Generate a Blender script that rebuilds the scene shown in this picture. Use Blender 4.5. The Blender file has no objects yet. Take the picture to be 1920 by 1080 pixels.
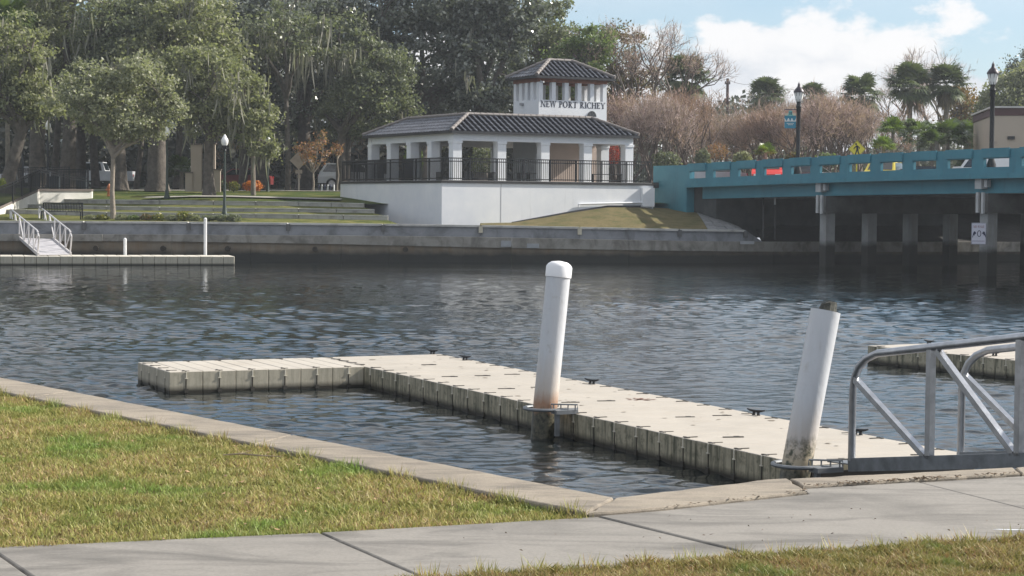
import bpy, math, random
import numpy as np
from mathutils import Vector, Matrix
rnd = random.Random(7)
rng = np.random.default_rng(11)
R = math.radians
S = bpy.context.scene
COL = S.collection

# ------------------------------------------------------------ camera
FPX, CAMH = 3700.0, 2.95
cd = bpy.data.cameras.new('camera')
cd.sensor_width = 36.0
cd.lens = FPX / 1920 * 36
cd.clip_start = 0.1
cd.clip_end = 6000
CAM = bpy.data.objects.new('camera', cd)
COL.objects.link(CAM)
PITCH = math.atan(160 / FPX)
CAMROT = (Matrix.Rotation(math.pi / 2 - PITCH, 4, 'X') @ Matrix.Rotation(R(.5), 4, 'Z'))
CAM.matrix_world = Matrix.Translation((0, 0, CAMH)) @ CAMROT
S.camera = CAM

# ------------------------------------------------------------ world, sun, exposure
SUN_AZ, SUN_EL = R(73), R(34)
W = bpy.data.worlds.new('World')
S.world = W
W.use_nodes = True
nt = W.node_tree
nt.nodes.clear()
def wn(t, **k):
    n = nt.nodes.new(t)
    for a, b in k.items():
        setattr(n, a, b)
    return n
def wmath(op, a, b=None, c=None):
    n = wn('ShaderNodeMath', operation=op)
    for i, q in enumerate((a, b, c)):
        if q is None: continue
        if isinstance(q, (int, float)): n.inputs[i].default_value = q
        else: nt.links.new(q, n.inputs[i])
    return n.outputs[0]
def wrange(v, a, b, c=0., d=1.):
    n = wn('ShaderNodeMapRange', interpolation_type='SMOOTHSTEP')
    nt.links.new(v, n.inputs[0])
    for i, q in enumerate((a, b, c, d)): n.inputs[1 + i].default_value = q
    return n.outputs[0]
sky = wn('ShaderNodeTexSky', sky_type='NISHITA')
sky.sun_disc = False
sky.sun_elevation = SUN_EL
sky.sun_rotation = SUN_AZ
sky.altitude = 0
sky.air_density = 1.0
sky.dust_density = 0.6
sky.ozone_density = 1.6
tc = wn('ShaderNodeTexCoord')
sep = wn('ShaderNodeSeparateXYZ')
nt.links.new(tc.outputs['Generated'], sep.inputs[0])
elev = wmath('DIVIDE', sep.outputs[2], wmath('ADD', wmath('ABSOLUTE', sep.outputs[2]), 1.0))
# cumulus bank low over the horizon: its top edge wanders between 3 and 6 degrees
mp = wn('ShaderNodeMapping'); nt.links.new(tc.outputs['Generated'], mp.inputs[0]); mp.inputs['Scale'].default_value = (1, 1, 1.9)
mp.inputs['Location'].default_value = (0.18, 0.0, 0.0)
n1 = wn('ShaderNodeTexNoise'); n1.inputs['Scale'].default_value = 17; n1.inputs['Detail'].default_value = 9; n1.inputs['Roughness'].default_value = .58
nt.links.new(mp.outputs[0], n1.inputs['Vector'])
n2 = wn('ShaderNodeTexNoise'); n2.inputs['Scale'].default_value = 5.5; n2.inputs['Detail'].default_value = 3
nt.links.new(tc.outputs['Generated'], n2.inputs['Vector'])
top = wmath('MULTIPLY_ADD', n2.outputs[0], .075, .044)
top = wmath('ADD', top, wmath('MULTIPLY_ADD', n1.outputs[0], .11, -.055))
bank = wrange(wmath('SUBTRACT', top, sep.outputs[2]), -.003, .009)
# scattered higher clouds, mostly out of view, cover raised to add fill and glints
n3 = wn('ShaderNodeTexNoise'); n3.inputs['Scale'].default_value = 3.2; n3.inputs['Detail'].default_value = 8; n3.inputs['Roughness'].default_value = .55
mp3 = wn('ShaderNodeMapping'); nt.links.new(tc.outputs['Generated'], mp3.inputs[0]); mp3.inputs['Scale'].default_value = (1, 1, 2.2); mp3.inputs['Location'].default_value = (1.3, 4.1, 2.2)
nt.links.new(mp3.outputs[0], n3.inputs['Vector'])
high = wmath('MULTIPLY', wrange(n3.outputs[0], .40, .54), .92)
high = wmath('MULTIPLY', high, wrange(sep.outputs[2], .085, .14))
cover = wmath('MAXIMUM', wmath('MULTIPLY', bank, .93), high)
shade = wrange(wmath('ADD', n1.outputs[0], wmath('MULTIPLY', sep.outputs[2], 1.5)), .42, .70, 0, 1)
cc = wn('ShaderNodeMixRGB'); nt.links.new(shade, cc.inputs[0])
cc.inputs[1].default_value = (4.6, 4.85, 5.3, 1); cc.inputs[2].default_value = (6.5, 6.4, 6.4, 1)
# pale the clear sky as humid coastal air does
pale = wn('ShaderNodeMixRGB'); pale.inputs[0].default_value = .45
nt.links.new(sky.outputs[0], pale.inputs[1]); pale.inputs[2].default_value = (2.2, 3.4, 4.9, 1)
mx = wn('ShaderNodeMixRGB'); nt.links.new(cover, mx.inputs[0]); nt.links.new(pale.outputs[0], mx.inputs[1]); nt.links.new(cc.outputs[0], mx.inputs[2])
bg = wn('ShaderNodeBackground'); bg.inputs[1].default_value = .082
nt.links.new(mx.outputs[0], bg.inputs[0])
wo = wn('ShaderNodeOutputWorld'); nt.links.new(bg.outputs[0], wo.inputs[0])

sd = bpy.data.lights.new('sun', 'SUN'); sd.energy = 4.2; sd.angle = R(.55); sd.color = (1, .945, .86)
SUN = bpy.data.objects.new('sun', sd); COL.objects.link(SUN)
sv = Vector((math.sin(SUN_AZ) * math.cos(SUN_EL), math.cos(SUN_AZ) * math.cos(SUN_EL), math.sin(SUN_EL)))
SUN.rotation_euler = sv.to_track_quat('Z', 'Y').to_euler()
S.view_settings.view_transform = 'Standard'
S.view_settings.look = 'None'
S.view_settings.exposure = 0.92
S.view_settings.gamma = 1
S.view_settings.use_curve_mapping = False
S.cycles.max_bounces = 6
S.cycles.transparent_max_bounces = 8

# ------------------------------------------------------------ survey helpers (photograph measurements -> metres)
_M = np.array(CAMROT.to_3x3())
def ray(px, py):
    return _M @ np.array([(px - 960) / FPX, (540 - py) / FPX, -1.])
def P(px, py, Y):
    d = ray(px, py); q = d * (Y / d[1]); return Vector((q[0], q[1], q[2] + CAMH))
def G(px, py, h):
    d = ray(px, py); q = d * ((h - CAMH) / d[2]); return Vector((q[0], q[1], h))
def hor(px): return 380 + .00873 * (px - 960)
def zat(px, py, Y): return P(px, py, Y).z
def xat(px, Y): return P(px, 400, Y).x
def along(o, d, px):            # distance along a ground line o + t d at which it is seen at column px
    u = (px - 960) / FPX
    return (u * o[1] - o[0]) / (d[0] - u * d[1])

# ------------------------------------------------------------ object helpers
MATS = {}
def tag(o, label=None, cat=None, group=None, kind=None):
    if label: o['label'] = label
    if cat: o['category'] = cat
    if group: o['group'] = group
    if kind: o['kind'] = kind
    return o
def empty(name, loc=(0, 0, 0), rz=0, label=None, cat=None, group=None, kind=None, parent=None):
    o = bpy.data.objects.new(name, None); COL.objects.link(o)
    o.location = loc; o.rotation_euler = (0, 0, rz); o.empty_display_size = .2
    if parent: o.parent = parent
    return tag(o, label, cat, group, kind)
def copy_tree(o, parent=None):
    c = o.copy(); COL.objects.link(c); c.parent = parent
    for ch in list(o.children): copy_tree(ch, c)
    return c
def link_mesh(name, me, mat, parent=None, **k):
    o = bpy.data.objects.new(name, me); COL.objects.link(o)
    if mat and not me.materials: me.materials.append(mat)
    if parent: o.parent = parent
    return tag(o, **k)
def np_mesh(name, v, f, smooth=False):
    """v (n,3); f (m,k) faces of equal size"""
    v = np.asarray(v, np.float32); f = np.asarray(f, np.int32)
    me = bpy.data.meshes.new(name)
    me.vertices.add(len(v)); me.vertices.foreach_set('co', v.ravel())
    m, k = f.shape
    me.loops.add(m * k); me.loops.foreach_set('vertex_index', f.ravel())
    me.polygons.add(m); me.polygons.foreach_set('loop_start', np.arange(0, m * k, k, dtype=np.int32))
    me.polygons.foreach_set('loop_total', np.full(m, k, np.int32))
    if smooth: me.polygons.foreach_set('use_smooth', np.ones(m, bool))
    me.update(calc_edges=True)
    return me
class MB:
    def __init__(s): s.v = []; s.f = []
    def add(s, vs, fs):
        b = len(s.v); s.v += [tuple(q) for q in vs]; s.f += [tuple(b + i for i in q) for q in fs]; return s
    def box(s, c, d, rz=0, bev=0, rx=0, ry=0):
        m = Matrix.Rotation(rz, 3, 'Z') @ Matrix.Rotation(ry, 3, 'Y') @ Matrix.Rotation(rx, 3, 'X'); c = Vector(c)
        x, y, z = d[0] / 2, d[1] / 2, d[2] / 2
        if not bev:
            vs = [Vector((a * x, b * y, e * z)) for e in (-1, 1) for a, b in ((-1, -1), (1, -1), (1, 1), (-1, 1))]
            fs = [(3, 2, 1, 0), (4, 5, 6, 7), (0, 1, 5, 4), (1, 2, 6, 5), (2, 3, 7, 6), (3, 0, 4, 7)]
        else:
            b = bev; vs = []
            for zz, ins in ((-z, b), (-z + b, 0), (z - b, 0), (z, b)):
                for (sx, sy) in ((-1, -1), (1, -1), (1, 1), (-1, 1)):
                    X, Y = x - ins, y - ins
                    p = [(sx * X, sy * (Y - (b if not ins else 0))), (sx * (X - (b if not ins else 0)), sy * Y)]
                    if sx * sy < 0: p = p[::-1]
                    if sx * sy > 0: p = p
                    for q in p: vs.append(Vector((q[0], q[1], zz)))
            fs = []
            for k in range(3):
                for i in range(8):
                    j = (i + 1) % 8
                    fs.append((k * 8 + i, k * 8 + j, (k + 1) * 8 + j, (k + 1) * 8 + i))
            fs.append(tuple(range(7, -1, -1))); fs.append(tuple(range(24, 32)))
        return s.add([m @ q + c for q in vs], fs)
    def tube(s, pts, rad, n=8, caps=True, twist=0, sq=None):
        pts = [Vector(p) for p in pts]; k = len(pts)
        if isinstance(rad, (int, float)): rad = [rad] * k
        rings = []; up = Vector((0, 0, 1))
        pu = None
        for i, p in enumerate(pts):
            t = (pts[min(i + 1, k - 1)] - pts[max(i - 1, 0)]).normalized()
            if pu is None:
                a = up if abs(t.z) < .9 else Vector((0, 1, 0))
                u = t.cross(a).normalized()
            else:
                u = (pu - t * pu.dot(t)).normalized()
            w = t.cross(u); pu = u
            rings.append([p + (u * math.cos(twist + 2 * math.pi * j / n) + w * math.sin(twist + 2 * math.pi * j / n)) * rad[i] for j in range(n)])
        vs = [q for r in rings for q in r]
        fs = [(i * n + j, i * n + (j + 1) % n, (i + 1) * n + (j + 1) % n, (i + 1) * n + j) for i in range(k - 1) for j in range(n)]
        if caps: fs += [tuple(range(n - 1, -1, -1)), tuple(range((k - 1) * n, k * n))]
        return s.add(vs, fs)
    def bar(s, a, b, w, h=None):      # rectangular bar between two points
        a, b = Vector(a), Vector(b); h = h or w
        t = (b - a).normalized(); up = Vector((0, 0, 1)) if abs(t.z) < .95 else Vector((0, 1, 0))
        u = t.cross(up).normalized() * w / 2; v = u.normalized().cross(t).normalized() * h / 2
        vs = [p + q for p in (a, b) for q in (-u - v, u - v, u + v, -u + v)]
        return s.add(vs, [(0, 3, 2, 1), (4, 5, 6, 7), (0, 1, 5, 4), (1, 2, 6, 5), (2, 3, 7, 6), (3, 0, 4, 7)])
    def lathe(s, prof, c=(0, 0, 0), n=16):
        c = Vector(c)
        vs = [c + Vector((r * math.cos(2 * math.pi * j / n), r * math.sin(2 * math.pi * j / n), z)) for r, z in prof for j in range(n)]
        fs = [(i * n + j, i * n + (j + 1) % n, (i + 1) * n + (j + 1) % n, (i + 1) * n + j) for i in range(len(prof) - 1) for j in range(n)]
        fs += [tuple(range(n - 1, -1, -1)), tuple(range((len(prof) - 1) * n, len(prof) * n))]
        return s.add(vs, fs)
    def prism(s, poly, z0, z1):       # poly of (x, y) or per-vertex z via callables
        n = len(poly)
        vs = [(p[0], p[1], z0) for p in poly] + [(p[0], p[1], z1) for p in poly]
        return s.add(vs, [tuple(range(n - 1, -1, -1)), tuple(range(n, 2 * n))] + [(i, (i + 1) % n, n + (i + 1) % n, n + i) for i in range(n)])
    def plate(s, poly3, off):         # planar polygon in space thickened by vector off
        n = len(poly3); off = Vector(off)
        vs = [Vector(p) for p in poly3] + [Vector(p) + off for p in poly3]
        return s.add(vs, [tuple(range(n - 1, -1, -1)), tuple(range(n, 2 * n))] + [(i, (i + 1) % n, n + (i + 1) % n, n + i) for i in range(n)])
    def mesh(s, name, smooth=False):
        me = bpy.data.meshes.new(name); me.from_pydata(s.v, [], s.f)
        if smooth:
            me.polygons.foreach_set('use_smooth', [True] * len(me.polygons))
            try: me.set_sharp_from_angle(angle=R(38))
            except Exception: pass
        me.update(); return me
    def build(s, name, mat, parent=None, smooth=False, world=False, **k):
        if world and parent:
            mi = (Matrix.Translation(parent.location) @ Matrix.Rotation(parent.rotation_euler.z, 4, 'Z')).inverted()
            s.v = [tuple(mi @ Vector(q)) for q in s.v]
        return link_mesh(name, s.mesh(name, smooth), mat, parent, **k)

# ------------------------------------------------------------ materials
def newmat(name):
    m = bpy.data.materials.new(name); m.use_nodes = True
    t = m.node_tree; b = t.nodes['Principled BSDF']
    return m, t, b
def nnode(t, typ, **k):
    n = t.nodes.new(typ)
    for a, b in k.items(): setattr(n, a, b)
    return n
def noise(t, vec, scale, detail=4, rough=.55, dist=0):
    n = nnode(t, 'ShaderNodeTexNoise'); n.inputs['Scale'].default_value = scale; n.inputs['Detail'].default_value = detail
    n.inputs['Roughness'].default_value = rough; n.inputs['Distortion'].default_value = dist
    if vec: t.links.new(vec, n.inputs['Vector'])
    return n.outputs[0]
def ramp(t, fac, stops):
    n = nnode(t, 'ShaderNodeValToRGB'); t.links.new(fac, n.inputs[0])
    e = n.color_ramp.elements
    while len(e) < len(stops): e.new(.5)
    for i, (p, c) in enumerate(stops): e[i].position = p; e[i].color = (*c, 1) if len(c) == 3 else c
    return n.outputs[0]
def mapped(t, vec, scale=(1, 1, 1), loc=(0, 0, 0)):
    n = nnode(t, 'ShaderNodeMapping'); t.links.new(vec, n.inputs[0]); n.inputs['Scale'].default_value = scale; n.inputs['Location'].default_value = loc
    return n.outputs[0]
def mix(t, f, a, b, mode='MIX'):
    n = nnode(t, 'ShaderNodeMixRGB', blend_type=mode)
    for i, q in enumerate((f, a, b)):
        if isinstance(q, (int, float)): n.inputs[i].default_value = q
        elif isinstance(q, tuple): n.inputs[i].default_value = (*q, 1)
        else: t.links.new(q, n.inputs[i])
    return n.outputs[0]
def mrange(t, v, a, b, c=0., d=1.):
    n = nnode(t, 'ShaderNodeMapRange'); t.links.new(v, n.inputs[0])
    for i, q in enumerate((a, b, c, d)): n.inputs[1 + i].default_value = q
    return n.outputs[0]
def bump(t, b, h, dist, strength=1):
    n = nnode(t, 'ShaderNodeBump'); n.inputs['Distance'].default_value = dist; n.inputs['Strength'].default_value = strength
    t.links.new(h, n.inputs['Height']); t.links.new(n.outputs[0], b.inputs['Normal']); return n
def geo(t): return nnode(t, 'ShaderNodeNewGeometry')
def mat(name, c, rough=.7, metal=0, var=.12, scale=3, c2=None, bmp=0, bscale=None, spec=.5, coat=0):
    """plain surface with blotchy tone variation and optional fine relief"""
    if name in MATS: return MATS[name]
    m, t, b = newmat(name); g = geo(t)
    n = noise(t, g.outputs['Position'], scale, 5, .6)
    hi = c2 or tuple(min(1, q * (1 + var)) for q in c); lo = c if c2 else tuple(q * (1 - var) for q in c)
    t.links.new(ramp(t, n, [(.32, lo), (.68, hi)]), b.inputs['Base Color'])
    b.inputs['Roughness'].default_value = rough; b.inputs['Metallic'].default_value = metal
    b.inputs['Specular IOR Level'].default_value = spec; b.inputs['Coat Weight'].default_value = coat
    if bmp: bump(t, b, noise(t, g.outputs['Position'], bscale or scale * 12, 4), bmp)
    MATS[name] = m; return m

black_metal = mat('black_metal', (.012, .013, .015), .45, .3)
dark_green_metal = mat('green_metal', (.03, .045, .035), .5, .2, scale=6)
white_stucco = None
def stucco():
    m, t, b = newmat('white_stucco'); g = geo(t)
    n = noise(t, g.outputs['Position'], 1.1, 5, .6)
    streak = noise(t, mapped(t, g.outputs['Position'], (2.2, 2.2, .18)), 1.6, 5, .7)
    base = ramp(t, n, [(.3, (.68, .70, .73)), (.7, (.77, .78, .79))])
    col = mix(t, mrange(t, streak, .60, .85, 0, .38), base, (.30, .30, .30))
    t.links.new(col, b.inputs['Base Color']); b.inputs['Roughness'].default_value = .85
    bump(t, b, noise(t, g.outputs['Position'], 60, 3), .004)
    return m
white_stucco = stucco()
def concrete(name, c, dark, scale=1.2, speck=0, bm=.004, streaks=0):
    m, t, b = newmat(name); g = geo(t); p = g.outputs['Position']
    a = noise(t, p, scale, 6, .62, .3); a2 = noise(t, mapped(t, p, (1, 3.5, 1)), scale * .8, 5, .6, 1.2); f = noise(t, p, scale * 45, 3, .7)
    col = ramp(t, a, [(.28, dark), (.5, c), (.8, tuple(min(1, q * 1.1) for q in c))])
    col = mix(t, mrange(t, a2, .47, .68, 0, .7), col, tuple(q * .60 for q in dark))
    col = mix(t, .5, col, ramp(t, f, [(.3, (.38,) * 3), (.7, (.62,) * 3)]), 'OVERLAY')
    if speck:
        v = nnode(t, 'ShaderNodeTexVoronoi'); v.inputs['Scale'].default_value = 110; t.links.new(p, v.inputs['Vector'])
        col = mix(t, mrange(t, v.outputs['Distance'], .12, .3, speck, 0), col, (.12, .10, .08))
        col = mix(t, mrange(t, noise(t, p, 210, 1), .66, .74, 0, speck * 1.2), col, (.5, .46, .38))
    t.links.new(col, b.inputs['Base Color']); b.inputs['Roughness'].default_value = .88
    h = mix(t, .5, noise(t, p, scale * 60, 4, .7), a)
    bump(t, b, h, bm)
    return m
walk_mat = concrete('sidewalk_concrete', (.218, .203, .182), (.140, .131, .118), 1.1, .14, .0025)
cap_mat = concrete('cap_concrete', (.27, .23, .18), (.18, .155, .125), 1.9, .75, .008)
def wall_mat(name, c, alg_top, warm=(.16, .105, .06)):
    """river wall: weathered concrete with rust-brown water stains and dark tidal growth below alg_top metres"""
    m, t, b = newmat(name); g = geo(t); p = g.outputs['Position']
    s = nnode(t, 'ShaderNodeSeparateXYZ'); t.links.new(p, s.inputs[0])
    a = noise(t, p, .7, 6, .65); st = noise(t, mapped(t, p, (1.6, 1.6, .15)), 1.3, 5, .7)
    col = ramp(t, a, [(.25, tuple(q * .62 for q in c)), (.55, c), (.8, tuple(q * 1.25 for q in c))])
    col = mix(t, mrange(t, st, .46, .72, 0, .75), col, warm)
    wob = noise(t, p, 1.5, 4)
    zz = nnode(t, 'ShaderNodeMath', operation='MULTIPLY_ADD'); t.links.new(wob, zz.inputs[0]); zz.inputs[1].default_value = -.3; t.links.new(s.outputs[2], zz.inputs[2])
    col = mix(t, mrange(t, zz.outputs[0], alg_top - .32, alg_top - .02, 1, 0), col, (.022, .022, .018))
    t.links.new(col, b.inputs['Base Color']); b.inputs['Roughness'].default_value = .8
    bump(t, b, a, .03)
    return m
wall_upper = concrete('seawall_upper', (.235, .245, .265), (.15, .155, .165), .9, 0, .01)
wall_cap_m = concrete('seawall_coping', (.50, .49, .46), (.36, .35, .335), .9, 0, .01)
wall_ledge = concrete('seawall_ledge', (.28, .265, .235), (.15, .135, .115), .9, 0, .012)
wall_low = wall_mat('seawall_face', (.20, .165, .12), .5, (.16, .10, .05))
def dock_material(name, top, side, algae):
    m, t, b = newmat(name); g = geo(t); p = g.outputs['Position']
    s = nnode(t, 'ShaderNodeSeparateXYZ'); t.links.new(p, s.inputs[0])
    sn = nnode(t, 'ShaderNodeSeparateXYZ'); t.links.new(g.outputs['Normal'], sn.inputs[0])
    a = noise(t, p, 1.7, 5, .6); fine = noise(t, p, 40, 3)
    col = ramp(t, a, [(.3, tuple(q * .86 for q in top)), (.65, top)])
    st = noise(t, mapped(t, p, (14, 14, 1.0)), 1.0, 4, .7)
    st2 = noise(t, p, 9, 4, .75)
    sd_ = mix(t, mrange(t, st, .44, .66, 0, algae), side, (.035, .042, .022))
    sd_ = mix(t, mrange(t, st2, .5, .68, 0, algae * .75), sd_, (.05, .055, .028))
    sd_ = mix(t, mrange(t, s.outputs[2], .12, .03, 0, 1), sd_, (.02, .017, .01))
    vert = mrange(t, sn.outputs[2], .3, .7, 0, 1)
    # dirt swept into patches on the deck
    d = mrange(t, noise(t, mapped(t, p, (1, .45, 1)), 1.1, 6, .7), .56, .74, 0, .42)
    col = mix(t, d, col, (.33, .27, .20))
    t.links.new(mix(t, vert, sd_, col), b.inputs['Base Color'])
    b.inputs['Roughness'].default_value = .62
    bump(t, b, fine, .002)
    return m
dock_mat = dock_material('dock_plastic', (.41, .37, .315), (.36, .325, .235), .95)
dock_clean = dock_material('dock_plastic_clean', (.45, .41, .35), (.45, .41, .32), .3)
dock_far_mat = dock_material('dock_plastic_far', (.60, .56, .48), (.42, .39, .31), .2)
alu = mat('brushed_aluminium', (.40, .41, .43), .30, .85, .18, 9, bmp=.0015)
alu_dull = mat('dull_aluminium', (.20, .215, .23), .5, .7, .3, 5, bmp=.002)
alu_far = mat('pale_aluminium', (.62, .60, .60), .42, .35, .1, 5)
rubber = mat('black_rubber', (.015, .014, .014), .6)
dark_void = mat('dark_recess', (.01, .01, .01), .9)
teal = mat('teal_paint', (.030, .175, .235), .6, 0, .1, .8, c2=(.046, .225, .29), bmp=.003)
def weather_teal():
    t = teal.node_tree; b = t.nodes['Principled BSDF']; g = geo(t); src = b.inputs['Base Color'].links[0].from_socket
    st = noise(t, mapped(t, g.outputs['Position'], (1.5, 1.5, .12)), 1.7, 5, .75)
    c = mix(t, mrange(t, st, .56, .74, 0, .45), src, (.03, .075, .09))
    c = mix(t, mrange(t, noise(t, g.outputs['Position'], .5, 5, .7), .5, .75, 0, .3), c, (.10, .30, .36))
    t.links.new(c, b.inputs['Base Color'])
weather_teal()
pier_conc = wall_mat('pier_concrete', (.30, .31, .31), 1.15, (.20, .18, .15))
def leafm(name, c, c2, trans=.35, gloss=.4, sp=.5, patch=None, pscale=.35, warm=None):
    m, t, b = newmat(name); g = geo(t)
    rn = g.outputs['Random Per Island']
    col = ramp(t, rn, [(0, c), (.75, c2), (1, warm or c2)])
    if patch:
        col = mix(t, mrange(t, noise(t, g.outputs['Position'], pscale, 3), .42, .62, 0, .85), col, patch)
    t.links.new(col, b.inputs['Base Color']); b.inputs['Roughness'].default_value = gloss; b.inputs['Specular IOR Level'].default_value = sp
    if trans:
        tr = nnode(t, 'ShaderNodeBsdfTranslucent'); t.links.new(mix(t, 1, col, (1.0, 1.1, .6), 'MULTIPLY'), tr.inputs[0])
        ms = nnode(t, 'ShaderNodeMixShader'); ms.inputs[0].default_value = trans
        out = t.nodes['Material Output']
        t.links.new(b.outputs[0], ms.inputs[1]); t.links.new(tr.outputs[0], ms.inputs[2]); t.links.new(ms.outputs[0], out.inputs[0])
    return m
leaf_olive = leafm('leaf_olive', (.15, .165, .095), (.30, .305, .185), .42, .5, .45)
leaf_sage = leafm('leaf_sage', (.19, .205, .135), (.34, .34, .235), .42, .5, .5)
leaf_dark = leafm('leaf_dark', (.075, .09, .075), (.20, .215, .18), .25, .27, 1.0)
leaf_mid = leafm('leaf_mid', (.10, .12, .08), (.22, .235, .15), .36, .45, .5)
leaf_green = leafm('leaf_green', (.10, .145, .055), (.19, .235, .10), .42, .5)
leaf_orange = leafm('leaf_orange', (.32, .13, .07), (.30, .19, .10), .4, .6)
leaf_rust = leafm('leaf_rust', (.20, .10, .045), (.12, .12, .045), .35, .6)
leaf_palm = leafm('palm_frond', (.065, .09, .05), (.13, .155, .075), .25, .38, .6)
leaf_palmdead = leafm('palm_skirt', (.14, .115, .075), (.21, .17, .11), .2, .7)
leaf_bright = leafm('palmetto_frond', (.085, .14, .02), (.16, .22, .035), .4, .4)
leaf_pal2 = leafm('palmetto_dark', (.05, .085, .022), (.11, .15, .045), .3, .35, .7)
twig_pink = leafm('crape_twig', (.29, .20, .19), (.46, .335, .32), .25, .8)
moss_m = leafm('spanish_moss', (.19, .185, .155), (.31, .30, .25), .25, .9, .2)
flower_o = leafm('orange_foliage', (.50, .12, .01), (.62, .24, .02), .3, .5)
flower_y = leafm('yellow_foliage', (.30, .25, .03), (.12, .15, .03), .3, .5)
bark = mat('oak_bark', (.10, .086, .072), .95, 0, .35, 4, bmp=.05, bscale=14)
bark_pale = mat('pale_bark', (.24, .205, .165), .9, 0, .2, 5, bmp=.02, bscale=20)
bark_palm = mat('palm_bark', (.19, .165, .135), .95, 0, .25, 6, bmp=.04, bscale=14)
tan_wall = mat('tan_wall', (.36, .27, .20), .85, 0, .08, .5)
pink_wall = mat('pinkish_tan_wall', (.52, .42, .36), .85, 0, .08, .8)
glass = mat('dark_glass', (.012, .016, .018), .08, 0, .1, spec=.8)
white_paint = mat('white_paint', (.70, .70, .70), .3, 0, .04, spec=.6, coat=.3)
pvc_white = None

# ------------------------------------------------------------ water
def water_mat():
    m, t, b = newmat('river_water'); g = geo(t); p = g.outputs['Position']
    b.inputs['Base Color'].default_value = (.008, .011, .011, 1); b.inputs['Roughness'].default_value = .03
    b.inputs['IOR'].default_value = 1.333
    a = noise(t, mapped(t, p, (.6, .95, 1)), 6.0, 2, .5, .5)
    c = noise(t, mapped(t, p, (1, 1.5, 1), (3, 1, 0)), 13.0, 2, .6, .5)
    w = noise(t, mapped(t, p, (.08, .2, 1)), 1, 2, .5)
    gust = mrange(t, w, .36, .60, .5, 1.25)
    h1 = nnode(t, 'ShaderNodeMath', operation='MULTIPLY'); t.links.new(a, h1.inputs[0]); h1.inputs[1].default_value = 1.0
    h2 = nnode(t, 'ShaderNodeMath', operation='MULTIPLY_ADD'); t.links.new(c, h2.inputs[0]); h2.inputs[1].default_value = .5; t.links.new(h1.outputs[0], h2.inputs[2])
    h3 = nnode(t, 'ShaderNodeMath', operation='MULTIPLY'); t.links.new(h2.outputs[0], h3.inputs[0]); t.links.new(gust, h3.inputs[1])
    bump(t, b, h3.outputs[0], .008, 1.0)
    return m
def wave_height(x, y):
    rs = np.random.default_rng(5); z = np.zeros_like(x); n = 76
    lam = np.exp(rs.uniform(np.log(.12), np.log(1.0), n)); th = rs.normal(np.pi * .5 + .12, .5, n); ph = rs.uniform(0, 2 * np.pi, n)
    cell = np.maximum(.02, y * y / 19000.)
    for l, t_, p_ in zip(lam, th, ph):
        a = .0165 * 1.414 * l / (2 * np.pi) * (1.55 if .24 < l < .75 else .55)
        k = 2 * np.pi / l
        fade = np.clip((l / cell - 1.6) / 1.6, 0, 1)
        z += a * fade * np.sin(k * (np.cos(t_) * x + np.sin(t_) * y) + p_ + .5 * np.sin(x * .31 + y * .23 + p_))
    g_ = .95 + .30 * np.sin(x * .33 + 1.7 * np.sin(y * .17)) * np.cos(y * .21 + .9 * np.sin(x * .2)) + .18 * np.sin(x * .9 - y * .37)
    calm = 1 - .55 * np.exp(-(((x - 3.5) / 5.5) ** 2 + ((y - 31) / 7.0) ** 2)) - .25 * np.exp(-(((x + 1.5) / 3.0) ** 2 + ((y - 21) / 6.0) ** 2))
    return z * g_ * calm * WAVE
WAVE = .85
def river():
    uc = np.concatenate([[-3.0, -1.2, -.6, -.40], np.linspace(-.30, .30, 440), [.40, .6, 1.2, 3.0]])
    k = np.linspace(1 / 15.5, 1 / 108., 1080); yy = np.concatenate([[7.0, 12.0], 1 / k, [118., 135.]])
    U, Y = np.meshgrid(uc, yy); X = U * Y; Z = wave_height(X, Y)
    Z[:, :4] = 0; Z[:, -4:] = 0; Z[:2] = 0; Z[-2:] = 0
    r, c = U.shape; id_ = np.arange(r * c).reshape(r, c)
    F = np.stack([id_[:-1, :-1], id_[:-1, 1:], id_[1:, 1:], id_[1:, :-1]], -1).reshape(-1, 4)
    me = np_mesh('river_water', np.stack([X, Y, Z], -1).reshape(-1, 3), F, True)
    link_mesh('river_water', me, water_mat(), kind='structure')
river()

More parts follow.
